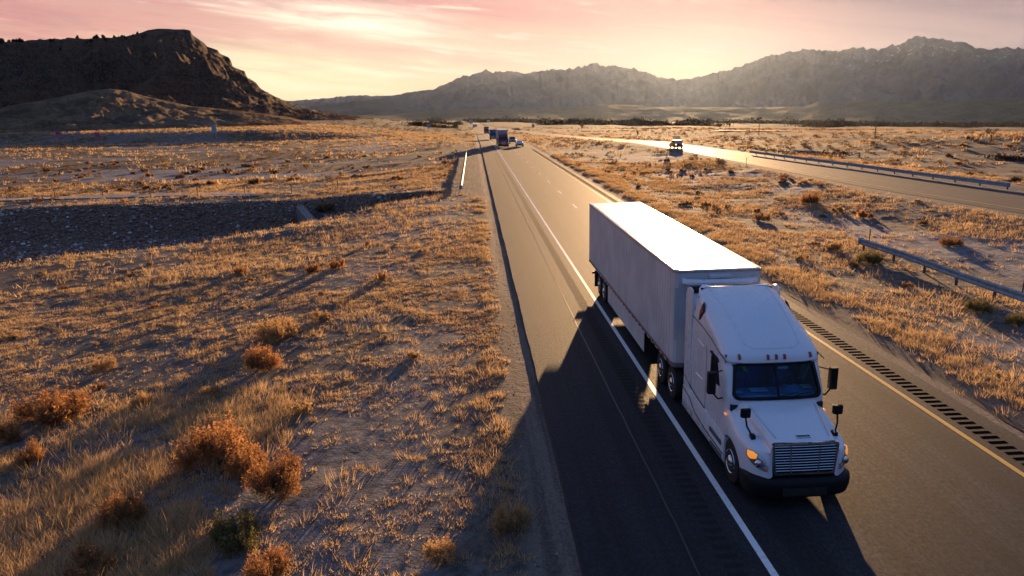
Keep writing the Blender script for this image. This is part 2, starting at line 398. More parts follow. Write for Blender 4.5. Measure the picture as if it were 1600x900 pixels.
# asphalt edge thickness
mb = MB()
for xe, sgn in ((1.88, 1), (14.25, 2)):
    r_ = []
    for y in ysf: x = xe+wig(y, sgn)+curve(y); r_.append(((x, y, ZR(x, y)), (x-(.06 if sgn == 1 else -.06), y, ZR(x, y)-.14)))
    o_ = len(mb.v); mb.add([p for q in r_ for p in q], [(2*i, 2*i+1, 2*i+3, 2*i+2) for i in range(len(r_)-1)])
o = mb.build('highway_edge', mat('asphalt_edge', (.035, .03, .028), .9)); tag(o, kind='structure')
_b = ASP2.node_tree.nodes['Principled BSDF']; _b.inputs['Specular IOR Level'].default_value = .08
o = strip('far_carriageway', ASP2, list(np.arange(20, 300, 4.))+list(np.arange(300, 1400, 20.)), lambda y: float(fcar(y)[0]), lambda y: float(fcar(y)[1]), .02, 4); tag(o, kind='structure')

def paint(name, col, wear=.5):
    m = bpy.data.materials.new(name); m.use_nodes = True; T = NT(m.node_tree); b = m.node_tree.nodes['Principled BSDF']
    pos = T.new('ShaderNodeTexCoord').outputs['Object']
    T.put(b.inputs['Base Color'], T.mix(T.m('MULTIPLY', T.rng(T.noise(pos, 9., 5, .8), .50, .72), wear), col, (.10, .09, .08)))
    b.inputs['Roughness'].default_value = .55; return m
WP = paint('white_paint', (.74, .74, .72)); YP = paint('yellow_paint', (.72, .42, .06))
def sline(name, m_, x0, wd, ys): o = strip(name, m_, ys, lambda y: x0-wd/2+curve(y), lambda y: x0+wd/2+curve(y), .004); tag(o, kind='structure')
sline('edge_line_marking', WP, 5.48, .15, ys1); sline('median_line_marking', YP, 12.9, .15, ys1)
mb = MB()
for k in range(60):
    y0 = 5+k*12.2
    for a, b_ in ((y0, y0+3.05),):
        q = []
        for y in (a, b_):
            for s in (-.07, .07): x = 9.19+s+curve(y); q.append((x, y, ZR(x, y)+.004))
        mb.add(q, [(0, 1, 3, 2)])
o = mb.build('lane_dash_marking', WP); tag(o, kind='structure')
for nm, f0, dx, m_ in (('far_edge_marking', 0, 1.6, YP), ('far_shoulder_marking', 1, -3.2, WP)):
    o = strip(nm, m_, list(np.arange(20, 900, 6.)), lambda y: float(fcar(y)[f0])+dx, lambda y: float(fcar(y)[f0])+dx+.16, .026); tag(o, kind='structure')
# rumble strips: flat bars on the asphalt, groove shade painted in as dark colour
RM = mat('rumble_groove_shade', (.006, .006, .007), 1., var=.3, scale=20, spec=.02)
RM2 = mat('rumble_groove_shade_pale', (.0155, .0155, .017), .95, var=.3, scale=20, spec=.3)  # left strip: paler copy, its colour toned for the truck's shadow
mb = MB()
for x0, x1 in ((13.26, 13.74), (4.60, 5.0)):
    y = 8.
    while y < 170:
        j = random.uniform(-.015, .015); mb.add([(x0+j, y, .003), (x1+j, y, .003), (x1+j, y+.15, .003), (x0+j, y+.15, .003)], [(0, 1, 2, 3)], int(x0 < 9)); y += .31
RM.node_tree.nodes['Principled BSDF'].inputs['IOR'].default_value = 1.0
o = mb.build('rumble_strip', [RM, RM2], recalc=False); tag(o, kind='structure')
# dirt tracks and the farm road
DM = mat('dirt_track_soil', (.34, .29, .26), .95, var=.25, scale=.4)
def track(name, P, wd, mtl, dz=.05):
    P = [Vector(p) for p in P]; Q = []
    for p, q in zip(P, P[1:]):
        n = max(1, int((q-p).length/4)); Q += [p.lerp(q, k/n) for k in range(n)]
    Q.append(P[-1]); V = []; 
    for i, q in enumerate(Q):
        d = (Q[min(i+1, len(Q)-1)]-Q[max(i-1, 0)]).normalized(); n_ = Vector((-d.y, d.x))
        for s in np.linspace(-wd/2, wd/2, 5): r = q+n_*s*(1+.15*math.sin(i*.7)); V.append((r.x, r.y, float(H(r.x, r.y, True))+dz+.05*(1-abs(s)/wd)))
    mb = MB(); mb.add(V, [(i*5+j, i*5+j+1, i*5+j+6, i*5+j+5) for i in range(len(Q)-1) for j in range(4)]); o = mb.build(name, mtl, recalc=False); return tag(o, kind='structure')
track('dirt_track', [(x, y) for x, y in zip(DRX[:-1], DRY[:-1])], 5.5, DM, .12)
track('channel_track', [(-140, 112), (-90, 108), (-62, 102), (-40, 102), (-28, 99)], 4.5, DM)
for nm, xa, xb, z_, colr_ in (('verge_gravel', 14.27, 14.66, -.03, (.17, .125, .10)), ('verge_dark_gravel', 14.66, 15.0, -.05, (.035, .03, .028))):
    o = strip(nm, mat(nm, colr_, .95, var=.35, scale=9., bump=.6, bscale=40.), [y for y in ysf if y < 260], lambda y: xa+wig(y, 11)*3, lambda y: xb+wig(y, 12)*4, z_); tag(o, kind='structure')
# longitudinal seam and paler reflector specks on the shoulder
o = strip('paving_seam', mat('sealant', (.015, .015, .016), .4), list(np.arange(6, 240, .8)), lambda y: 4.05+wig(y, 9), lambda y: 4.08+wig(y, 9)+.012, .0045); tag(o, kind='structure')

# ------------------------------------------------------------------ hills and mountains
def az_el(px, py): d = pxray(px, py); return math.degrees(math.atan2(d.x, d.y)), math.asin(d.z)
def land_mat(name, c1, c2, c3, s1, snow=0., lo=0., hi=1., strata=0.):
    m = bpy.data.materials.new(name); m.use_nodes = True; T = NT(m.node_tree); b = m.node_tree.nodes['Principled BSDF']
    b.inputs['Roughness'].default_value = 1.; b.inputs['Specular IOR Level'].default_value = .05
    pos = T.new('ShaderNodeTexCoord').outputs['Object']
    a = T.noise(pos, s1, 7, .7); f_ = T.noise(pos, s1*9, 6, .8); r_ = T.noise(pos, s1*.25, 4, .6)
    c = T.mix(T.rng(a, .38, .62), c1, c2); c = T.mix(T.rng(f_, .45, .62), c, c3)
    sp = T.new('ShaderNodeSeparateXYZ'); T.put(sp.inputs[0], pos)
    if strata:
        wv = T.noise(T.vscale(pos, (.002, .002, .14)), 1., 4, .7)
        c = T.mix(T.m('MULTIPLY', T.rng(wv, .5, .6), strata), c, (.16, .07, .04))
    if snow:
        at = T.new('ShaderNodeAttribute', attribute_name='snow')
        c = T.mix(T.m('MULTIPLY', T.rng(T.m('ADD', at.outputs['Fac'], T.m('MULTIPLY', T.m('SUBTRACT', f_, .5), .8)), .55, .7), snow), c, (.75, .76, .8))
    T.put(b.inputs['Base Color'], c)
    bn = T.new('ShaderNodeBump'); bn.inputs['Strength'].default_value = .8; bn.inputs['Distance'].default_value = .6/s1*.05
    T.put(bn.inputs['Height'], T.m('ADD', a, T.m('MULTIPLY', f_, .4))); T.put(b.inputs['Normal'], bn.outputs[0])
    return m
def ridge(name, sky_px, dc, d0, mtl, na=500, nd=70, rough=.2, freq=1., back=.5, jag=.02, shape=1.3, base_drop=30, attr_snow=False, seed=0, gully=1., fine=0., fade=0., smooth_body=0.):
    ae = np.array([az_el(*q) for q in sky_px]); A = np.linspace(ae[0, 0], ae[-1, 0], na)
    el_ = np.interp(A, ae[:, 0], ae[:, 1]); D = dc if np.isscalar(dc) else np.interp(A, ae[:, 0], dc)
    D = D*np.ones(na)*(1+.10*(fbm(A*.35*freq, A*0, 3, seed+3)-.5))
    Zc = CAMH+D*np.tan(el_); Zc = Zc*(1+0*Zc)+(fbm(A*.55*freq, A*0+2, 5, seed+9, .62, True)-.66)*jag*np.maximum(Zc, 20)
    Zc = Zc-fade*(1-ss(A[0], A[0]+2.5, A)*(1-ss(A[-1]-4, A[-1], A)))
    T_ = np.concatenate([np.linspace(0, 1, nd), 1+np.linspace(.04, 1, nd//4)*back])
    AA, TT = np.meshgrid(A, T_); DD0 = d0*np.ones(na); DD = DD0+(D-DD0)*TT
    xx, yy = DD*np.sin(np.radians(AA)), DD*np.cos(np.radians(AA)); zb = H(xx, yy, False)-base_drop*(1-ss(0, .12, TT))*1.
    rise = np.where(TT <= 1, np.clip(TT, 0, 1)**shape, 1-.75*ss(1, 1+back, TT))
    ker = np.exp(-(np.arange(-40, 41)/16.)**2); ker /= ker.sum(); Zs = np.convolve(np.pad(Zc, 40, 'edge'), ker, 'valid')
    Ht = (Zs[None, :]+(Zc-Zs)[None, :]*ss(.80, 1., TT)*smooth_body+(Zc-Zs)[None, :]*(1-smooth_body))-zb
    L = (D.mean()-d0)/3.2/freq
    rn = fbm(xx/L, yy/L*.55, 6, seed, .55, True); rn2 = fbm(xx/L*3, yy/L*2, 5, seed+4, .6)
    env = np.where(TT <= 1, np.sin(np.pi*np.clip(TT, 0, 1))**.7, ss(1, 1.3, TT))
    zz = zb+Ht*rise*(1-0*env)+Ht*env*rough*((rn-.62)*gully*2+(rn2-.5)*.7)
    if fine: zz = zz+fine*env*(fbm(xx/14, yy/14, 4, seed+7, .65)-.5)
    # keep the sky line where the crest is
    lim = CAMH+DD*np.tan(el_)[None, :]; zz = np.where(TT > 1, np.minimum(zz, Zc[None, :]-1.), np.where(TT < .985, np.minimum(zz, zb+Ht*(.5+.5*TT)+Ht*.0), zz))
    V = np.stack([xx.ravel(), yy.ravel(), zz.ravel()], 1); n1, n2 = na, len(T_)
    I = (np.arange(n2-1)[:, None]*n1+np.arange(n1-1)).ravel(); Fc = np.stack([I, I+1, I+1+n1, I+n1], 1)
    at = {}
    if attr_snow:
        at['snow'] = (ss(.45, .8, TT)*ss(20, 27, AA)*(1-ss(.93, 1., TT)*.5)*ss(.46, .66, fbm(xx/L*5.2, yy/L*1.6, 5, seed+2, .65, True))*.55).ravel()
    o = npmesh(name, V, Fc, 4, mtl, attr=at or None, smooth=True); tag(o, kind='structure'); return (A, T_, xx, yy, zz)
mtn = [(150, 168), (300, 165), (400, 160), (455, 157), (490, 155), (520, 152), (560, 149), (590, 150), (620, 147), (650, 141), (675, 139), (700, 130), (720, 120), (735, 115), (755, 109), (775, 112), (800, 111), (815, 114), (850, 108), (870, 110), (895, 106), (925, 98), (950, 104), (990, 106), (1010, 110), (1025, 119), (1037, 122.5), (1082, 122.5), (1100, 118), (1140, 108), (1170, 100), (1190, 92), (1215, 84), (1240, 79), (1272, 75), (1280, 78), (1310, 78), (1330, 76), (1355, 75), (1380, 72), (1405, 66), (1420, 60), (1440, 57), (1455, 60), (1470, 62), (1500, 66), (1530, 73), (1560, 76), (1600, 75), (1700, 78), (1900, 84), (2200, 100)]
MM = land_mat('mountain_rock_hazed', (.045, .055, .075), (.11, .12, .14), (.075, .08, .09), .0016, snow=.8)  # bluish base colours carry distance haze that the thin air volume lacks
ridge('mountains', mtn, 11000, 6400, MM, na=1300, nd=120, rough=.34, freq=2.6, jag=.16, shape=1.6, attr_snow=True, seed=11, base_drop=60)
low_r = [(250, 176), (480, 168), (520, 161), (560, 157), (590, 158), (615, 163), (640, 170), (700, 176)]
ridge('far_hills', low_r, 7400, 6000, land_mat('far_hill_soil', (.05, .055, .06), (.09, .085, .08), (.07, .07, .065), .003), na=160, nd=24, rough=.1, freq=2, jag=.01, seed=23)
foot = [(150, 186), (480, 181), (560, 180), (640, 176), (690, 172), (730, 169.5), (760, 171), (850, 170), (900, 167), (945, 163.5), (985, 164), (1010, 167), (1100, 167.5), (1180, 168), (1255, 166.5), (1275, 161), (1330, 158), (1380, 156.5), (1450, 157), (1530, 154.5), (1600, 153), (1800, 152), (2200, 154)]
ridge('foothills', foot, 4900, 3500, land_mat('foothill_sage', (.07, .065, .045), (.14, .12, .085), (.055, .055, .04), .009), na=700, nd=50, rough=.22, freq=2.6, jag=.05, shape=1.1, seed=31, base_drop=12)
mesa = [(-420, 60), (-200, 72), (-80, 66), (0, 66), (40, 65), (75, 61), (110, 61), (150, 60), (190, 58), (215, 52), (232, 47), (250, 44.5), (290, 46), (298, 48), (300, 54), (318, 66), (324, 73), (340, 78), (344, 84), (357, 89), (361, 94), (363, 104), (382, 111), (386, 121), (400, 129), (409, 141), (440, 156), (462, 166), (500, 174), (560, 183), (660, 198)]
MS = land_mat('mesa_slope', (.026, .019, .015), (.065, .045, .032), (.12, .075, .048), .05, strata=.25)

mesaG = ridge('mesa_hill', mesa, 1000, 560, MS, na=620, nd=140, rough=.34, freq=2.4, jag=.012, shape=1.15, seed=47, base_drop=6, back=.7, fine=14., fade=12., smooth_body=1.)
knoll = [(-60, 178), (0, 168), (60, 158), (100, 150), (140, 142), (170, 139), (195, 141), (225, 150), (260, 158), (300, 166), (350, 171), (420, 179), (470, 186), (540, 200)]
knollG = ridge('knoll', knoll, 560, 400, land_mat('knoll_soil', (.07, .05, .035), (.22, .14, .08), (.10, .07, .045), .06), na=320, nd=60, rough=.30, freq=2.2, jag=.0, shape=1.2, seed=55, base_drop=3, back=.8, fine=7., fade=9.)

# ------------------------------------------------------------------ dry plants
def plant_mat(name, c1, c2, transl=.45):
    m = bpy.data.materials.new(name); m.use_nodes = True; T = NT(m.node_tree); nt = m.node_tree; nt.nodes.remove(nt.nodes['Principled BSDF'])
    at = T.new('ShaderNodeAttribute', attribute_name='tint'); c = T.mix(at.outputs['Fac'], c1, c2)
    ob = T.new('ShaderNodeObjectInfo'); c = T.mix(T.m('MULTIPLY', ob.outputs['Random'], .3), c, tuple(v*.55 for v in c1))
    d = T.new('ShaderNodeBsdfDiffuse'); t = T.new('ShaderNodeBsdfTranslucent'); T.put(d.inputs[0], c); T.put(t.inputs[0], c)
    mx = T.new('ShaderNodeMixShader'); mx.inputs[0].default_value = transl; T.l.new(d.outputs[0], mx.inputs[1]); T.l.new(t.outputs[0], mx.inputs[2])
    T.l.new(mx.outputs[0], nt.nodes['Material Output'].inputs[0]); return m
PM_GRASS = plant_mat('dry_grass_blade', (.38, .235, .10), (.72, .52, .29), .5)
PM_RUST = plant_mat('rust_brush', (.14, .08, .045), (.56, .28, .11), .5)
PM_TAN = plant_mat('tan_brush', (.20, .13, .07), (.66, .43, .20), .5)
PM_GREEN = plant_mat('green_brush', (.10, .10, .045), (.30, .24, .09), .35)
PM_SAGE = plant_mat('sagebrush', (.12, .075, .04), (.34, .20, .09), .35)
def blades(P, Hh, lean, wd, az_, base_w=1.):
    """P (n,3) roots; returns triangles: two root corners and one tip."""
    n = len(P); dx, dy = np.cos(az_), np.sin(az_)
    tip = P+np.stack([dx*lean*Hh, dy*lean*Hh, Hh], 1)
    fa = rng.uniform(0, 2*np.pi, n); sx_, sy_ = np.cos(fa)*wd/2, np.sin(fa)*wd/2
    A_ = P+np.stack([sx_, sy_, np.zeros(n)], 1); B_ = P-np.stack([sx_, sy_, np.zeros(n)], 1)
    V = np.stack([A_, B_, tip], 1).reshape(-1, 3); return V
def tufts(cx, cy, size, nb, hgt, wd, seed=0):
    n = len(cx); rep = np.repeat(np.arange(n), nb)
    rr = np.sqrt(rng.uniform(0, 1, n*nb))*size[rep]; th = rng.uniform(0, 2*np.pi, n*nb)
    x = cx[rep]+rr*np.cos(th); y = cy[rep]+rr*np.sin(th)
    z = H(x, y)-.01
    Hh = hgt[rep]*rng.uniform(.45, 1.1, n*nb)*(1-.45*(rr/size[rep])**2)
    lean = rng.uniform(.0, .5, n*nb)+.5*rr/size[rep]
    V = blades(np.stack([x, y, z], 1), Hh, lean, wd[rep]*rng.uniform(.6, 1.3, n*nb), th+rng.normal(0, .6, n*nb))
    tint = np.repeat(np.clip(rng.uniform(0, 1, n)[rep]*.6+rng.uniform(0, .4, n*nb), 0, 1), 3)
    return V, tint
def scatter(n, x0, x1, y0, y1, dens):
    x = rng.uniform(x0, x1, n); y = rng.uniform(y0, y1, n); k = rng.uniform(0, 1, n) < dens(x, y); return x[k], y[k]
def noplant(x, y):
    fn, ffr = fcar(y); g_ = m_gravel(x, y)
    return (1-g_)*((x < 1.2) | (x > 15.3))*((x < fn-.8) | (x > ffr+.8))*(1-.97*m_riprap(x, y))
def infov(x, y, pad=60):
    P = np.stack([x, y, np.full_like(x, -CAMH)], -1); zf = P@np.array(fw)
    px = 800+F_PX*(P@np.array(rt))/zf; py = 450-F_PX*(P@np.array(up))/zf
    return (zf > 0)*(px > -pad)*(px < 1600+pad)*(py < 900+pad*2)
VV, TT_ = [], []
def put(cx, cy, size, nb, hgt, wd):
    k = infov(cx, cy); cx, cy, size, hgt, wd = cx[k], cy[k], size[k], hgt[k], wd[k]
    v, t = tufts(cx, cy, size, nb, hgt, wd); VV.append(v); TT_.append(t)
# fine tufts near the camera
cx, cy = scatter(60000, -34, 1, 9, 46, lambda x, y: noplant(x, y)*(.10+.9*ss(.42, .56, fbm(x*.55, y*.55, 4, 61)))*(1-.8*m_alkali(x, y)))
n = len(cx); s = rng.lognormal(math.log(.105), .45, n); put(cx, cy, s, 13, s*.6+.03, np.full(n, .022))
cx, cy = scatter(5200, -30, 0.6, 9, 60, lambda x, y: noplant(x, y)*(.15+.7*ss(.42, .6, fbm(x*.2, y*.2, 4, 62))))
n = len(cx); s = rng.lognormal(math.log(.18), .45, n); put(cx, cy, s, 44, s*.85+.05, np.full(n, .018))
# lush golden grass at the lower left
cx, cy = scatter(5200, -16, -5.5, 10, 24, lambda x, y: .12+.88*ss(.40, .55, fbm(x*.3, y*.3, 3, 66))*(1-ss(18, 23, y+x*.2)))
n = len(cx); s = rng.lognormal(math.log(.13), .3, n); put(cx, cy, s, 26, s*2.0+.10, np.full(n, .013))
# crest line of tufts along the gravel edges
for x0, yy0, yy1, cnt in ((.45, 9, 76, 900), (15.95, 14, 150, 3800), (16.9, 14, 110, 3200)):
    cy = rng.uniform(yy0, yy1, cnt); cx = x0+rng.normal(0, .32 if x0 < 1 else .6, cnt); k = rng.uniform(0, 1, cnt) < (noplant(cx, cy)+.1)*ss(.36, .58, fbm(cx*.5, cy*.5, 3, 68)); cx, cy = cx[k], cy[k]
    n = len(cx); s = rng.lognormal(math.log(.14), .35, n)*(1+cy*.004); put(cx, cy, s, 22, s*1.3+.04, .014+cy*.0003)
# left middle ground and median
cx, cy = scatter(42000, -75, 0, 44, 125, lambda x, y: noplant(x, y)*(.08+.8*ss(.42, .58, fbm(x*.16, y*.16, 4, 63)))*(1-.75*m_alkali(x, y)))
n = len(cx); s = rng.lognormal(math.log(.19), .4, n); put(cx, cy, s, 12, s*1.3+.04, np.full(n, .04))
cx, cy = scatter(60000, 16.2, 62, 12, 130, lambda x, y: noplant(x, y)*(.06+.8*ss(.43, .58, fbm(x*.22, y*.22, 4, 64)))*(1-.75*m_alkali(x, y)))
n = len(cx); s = rng.lognormal(math.log(.15), .4, n)*(1+cy*.004); put(cx, cy, s, 12, s*1.2+.04, .016+cy*.00035)
cx, cy = scatter(24000, -260, 260, 115, 420, lambda x, y: noplant(x, y)*(.1+.7*ss(.44, .58, fbm(x*.06, y*.06, 4, 65)))*(1-.85*m_alkali(x, y)))
n = len(cx); s = rng.lognormal(math.log(.55), .35, n); put(cx, cy, s, 9, s*.95+.1, np.full(n, .20))
cx, cy = scatter(16000, -330, -10, 292, 440, lambda x, y: .3+.7*ss(.4, .6, fbm(x*.08, y*.08, 3, 69)))
n = len(cx); s = rng.lognormal(math.log(.5), .35, n); put(cx, cy, s, 10, s*1.0+.1, np.full(n, .20))
Vg = np.concatenate(VV); tg = np.concatenate(TT_)
o = npmesh('dry_grass', Vg, np.arange(len(Vg)).reshape(-1, 3), 3, PM_GRASS, attr={'tint': tg})
tag(o, 'short dry orange and straw coloured grass tufts covering the desert ground', 'grass', kind='stuff')

def shrub_mesh(name, mtl, n_stem, rad, hgt, wd, seed, lobes=5):
    r_ = np.random.default_rng(seed); V = []; tn = []
    for L in range(lobes):
        a = 2*np.pi*L/lobes*1.6+r_.uniform(-.6, .6); q = r_.uniform(.3, .68)*rad if L else 0.; cx_, cy_ = q*np.cos(a), q*np.sin(a); lr = rad*r_.uniform(.30, .52); lh = hgt*r_.uniform(.5, 1.)
        m = n_stem//lobes; npl = 26; pid = r_.integers(0, npl, m)           # stems gather in plumes
        th0 = r_.uniform(0, 2*np.pi, npl); ph0 = np.arccos(r_.uniform(.12, 1, npl)); pr = r_.uniform(.7, 1.15, npl)
        th = th0[pid]+r_.normal(0, .2, m); ph = ph0[pid]+r_.normal(0, .13, m); rr = pr[pid]*r_.uniform(.45, 1., m)**.6
        tip = np.stack([cx_+lr*np.sin(ph)*np.cos(th)*rr, cy_+lr*np.sin(ph)*np.sin(th)*rr, lh*np.abs(np.cos(ph))*rr*.95+.05], 1)
        root = np.stack([cx_*.75+0*th, cy_*.75+0*th, 0*th], 1); bt = root+(tip-root)*r_.uniform(.3, .8, m)[:, None]+r_.normal(0, .015*rad, (m, 3))
        s_ = r_.normal(0, 1, (m, 3)); dirn = tip-bt; side = np.cross(dirn, s_); side /= np.linalg.norm(side, axis=1)[:, None]+1e-9; side *= wd*r_.uniform(.5, 1.2, m)[:, None]
        V.append(np.stack([bt-side*.3, bt+side*.3, tip], 1).reshape(-1, 3)); t = np.clip(r_.uniform(.1, .9, npl)[pid]+r_.normal(0, .15, m), 0, 1); tn.append(np.repeat(t, 3))
        k = m; c_ = tip+r_.normal(0, .02*rad, (k, 3)); a1 = r_.normal(0, wd*1.0, (k, 3)); a2 = r_.normal(0, wd*1.0, (k, 3))
        V.append(np.stack([c_+a1, c_+a2, c_-a1*.6-a2*.4+np.array([0, 0, wd])], 1).reshape(-1, 3)); tn.append(np.repeat(np.clip(t+.15, 0, 1), 3))
    V = np.concatenate(V); V[:, 2] = np.maximum(V[:, 2], -.02)
    o = npmesh(name, V, np.arange(len(V)).reshape(-1, 3), 3, mtl, attr={'tint': np.concatenate(tn)})
    me = o.data; bpy.data.objects.remove(o); return me
KIND = {'rust': PM_RUST, 'tan': PM_TAN, 'green': PM_GREEN, 'sage': PM_SAGE}
SH = {}
for k, m_ in KIND.items():
    SH[k] = [shrub_mesh('shrub_'+k, m_, 3600, .8, .85, .017, 100+i, 7) for i in range(2)] + [shrub_mesh('shrub_small_'+k, m_, 1100, .8, .8, .035, 140+i, 5) for i in range(3)]
    SH[k+'_far'] = [shrub_mesh('shrub_far_'+k, m_, 260, .8, .75, .09, 160+i, 4) for i in range(3)]
def shrub(p, wd, ht, kind, label, group=None, near=True, idx=None, name='dry_shrub'):
    L = SH[kind] if near else SH[kind+'_far']
    me = L[(idx if idx is not None else random.randrange(2)) if near == 2 else (random.randrange(2, 5) if near else random.randrange(3))]
    o = bpy.data.objects.new(name, me); C.objects.link(o); o.location = p; o.rotation_euler = (0, 0, random.uniform(0, 6.28))
    o.scale = (wd/1.6, wd/1.6*random.uniform(.85, 1.1), ht/.85); return tag(o, label, 'shrub', group)
def pscale(p): return F_PX/((p-Vector((0, 0, CAMH))).dot(fw))
FG = [(338, 722, 150, 84, 'rust', 'large rust-orange shrub, the biggest in the left foreground, joined by a second to its right'),
 (436, 768, 112, 76, 'rust', 'rust-orange shrub at the right foot of the biggest shrub in the left foreground'),
 (372, 850, 120, 66, 'green', 'dark olive-green shrub in the grass below the two big rust shrubs'),
 (395, 742, 86, 62, 'rust', 'rust shrub filling the gap between the two biggest shrubs of the left foreground'),
 (205, 812, 100, 52, 'rust', 'low rust shrub beside the bare soil, left of the big shrubs'),
 (86, 655, 128, 62, 'rust', 'broad orange shrub standing alone near the left edge of the photo'),
 (14, 690, 52, 46, 'rust', 'orange shrub cut by the left edge, below the broad orange shrub'),
 (440, 528, 88, 40, 'tan', 'tan flat-topped shrub above another on the left slope'),
 (412, 576, 74, 48, 'rust', 'rounded rust shrub just below the tan flat-topped shrub'),
 (425, 905, 96, 56, 'rust', 'rust shrub cut off by the bottom edge below the olive-green shrub'),
 (800, 830, 78, 50, 'tan', 'branching orange weed alone on the dark gravel verge'),
 (690, 872, 72, 36, 'tan', 'pale domed grass clump near the bottom edge left of the gravel verge'),
 (165, 577, 42, 24, 'tan', 'small tan shrub behind the broad orange shrub at left'),
 (332, 618, 36, 24, 'tan', 'small upright tan shrub between the biggest shrub and the rounded rust shrub'),
 (222, 632, 44, 24, 'tan', 'low tan clump right of the broad orange shrub'),
 (128, 900, 110, 40, 'rust', 'twiggy brown shrub cut off by the bottom left edge'),
 (45, 720, 50, 34, 'rust', 'short brown shrub under the one cut by the left edge'),
 (505, 500, 38, 20, 'tan', 'low tan clump right of the tan flat-topped shrub'),
 (645, 560, 28, 18, 'tan', 'small round straw clump midway down the left slope by the gravel'),
 (1360, 412, 52, 26, 'green', 'yellow-green shrub in front of the near end of the median guardrail'),
 (1530, 486, 52, 24, 'green', 'yellow-green shrub in front of the median guardrail near the right edge'),
 (1592, 508, 44, 24, 'green', 'yellow-green shrub cut by the right edge of the photo below the guardrail'),
 (1305, 392, 34, 22, 'tan', 'tan shrub left of the yellow-green shrub beside the guardrail end'),
 (1490, 384, 48, 16, 'rust', 'flat rust shrub behind the median guardrail'),
 (1270, 318, 44, 20, 'rust', 'dark round rust shrub in the middle of the median'),
 (1190, 345, 34, 18, 'tan', 'tan shrub in the median beyond the trailer'),
 (375, 428, 34, 16, 'rust', 'rust clump below the riprap channel at left'),
 (527, 420, 28, 22, 'rust', 'small bright rust shrub below the concrete wing wall'),
 (595, 438, 22, 22, 'tan', 'narrow tan shrub right of the small bright rust shrub'),
 (490, 425, 28, 18, 'rust', 'small rust shrub left of the brighter one below the wing wall'),
 (575, 385, 10, 16, 'tan', 'thin upright weed on the slope below the concrete wing wall'),
 (510, 330, 40, 20, 'sage', 'dark shrub between the two concrete wing walls')]
for (px, py, wpx, hpx, k, lb) in FG:
    p = hit(px, py); s = pscale(p)*.98; shrub(p, wpx/s, hpx/s*1.0, k, lb, near=2 if wpx > 40 else True)
# secondary individual shrubs, largest-looking first come from the nearer zones
cands = []
def zone_shrubs(n, x0, x1, y0, y1, kinds, label, smin, smax, dens):
    x, y = scatter(n*8, x0, x1, y0, y1, lambda a, b: noplant(a, b)*dens(a, b)*infov(a, b, 10)); x, y = x[:n], y[:n]
    for a, b_ in zip(x, y):
        wd = random.uniform(smin, smax)*random.uniform(.7, 1.25); k = random.choice(kinds)
        cands.append((a, b_, wd, k, label))
zone_shrubs(34, -30, -2, 17, 58, ['rust', 'tan', 'tan'], 'low dry tuft-like shrub on the slope left of the highway', .4, .8, lambda x, y: np.ones_like(x))
zone_shrubs(75, 18, 40, 20, 130, ['rust', 'tan', 'sage', 'tan'], 'low dry shrub in the median strip between the two carriageways', .5, 1.3, lambda x, y: ss(.4, .55, fbm(x*.1, y*.1, 3, 71)))
zone_shrubs(110, -95, -4, 96, 190, ['rust', 'sage', 'tan'], 'low dry shrub on the flat beyond the riprap channel', .8, 2.0, lambda x, y: ss(.4, .5, fbm(x*.08, y*.08, 3, 72)))
zone_shrubs(45, 56, 120, 70, 190, ['rust', 'sage', 'tan'], 'low dry shrub on the plain right of the far carriageway', .8, 1.8, lambda x, y: np.ones_like(x))
for (a, b_, wd, k, lb) in cands:
    d = math.hypot(a, b_); shrub(on(a, b_), wd, wd*random.uniform(.35, .55), k, lb, group=lb.replace('low dry shrub', 'low dry shrubs').replace('low dry tuft-like shrub', 'tuft-like shrubs'), near=True if d < 60 else False)
# the uncountable rest
x, y = scatter(30000, -420, 420, 90, 800, lambda a, b: noplant(a, b)*ss(.40, .55, fbm(a*.03, b*.03, 4, 73))*(1-.8*m_alkali(a, b))*infov(a, b, 5)*np.clip(190/np.hypot(a, b), 0, 1))
base = []; 
for me in SH['sage_far']+SH['rust_far']:
    v = np.empty(len(me.vertices)*3, np.float32); me.vertices.foreach_get('co', v); v = v.reshape(-1, 3, 3); base.append(v[rng.permutation(len(v))[:70]])
VV = []
for i, (a, b_) in enumerate(zip(x[:9500], y[:9500])):
    v = base[i % len(base)].reshape(-1, 3); t = random.uniform(0, 6.28); c_, s_ = math.cos(t), math.sin(t); w_ = random.uniform(.5, 1.3)*(1+math.hypot(a, b_)*.0012)
    VV.append(np.stack([(v[:, 0]*c_-v[:, 1]*s_)*w_+a, (v[:, 0]*s_+v[:, 1]*c_)*w_+b_, v[:, 2]*w_*.75], 1))
zz = H(x[:9500], y[:9500])
VV = np.stack(VV); VV[:, :, 2] += zz[:, None]; VV = VV.reshape(-1, 3)
o = npmesh('sagebrush_cover', VV, np.arange(len(VV)).reshape(-1, 3), 3, PM_SAGE, attr={'tint': rng.uniform(0, 1, len(VV)//3).repeat(3)})
tag(o, 'scattered sagebrush covering the far plain on both sides of the highway', 'sagebrush', kind='stuff')

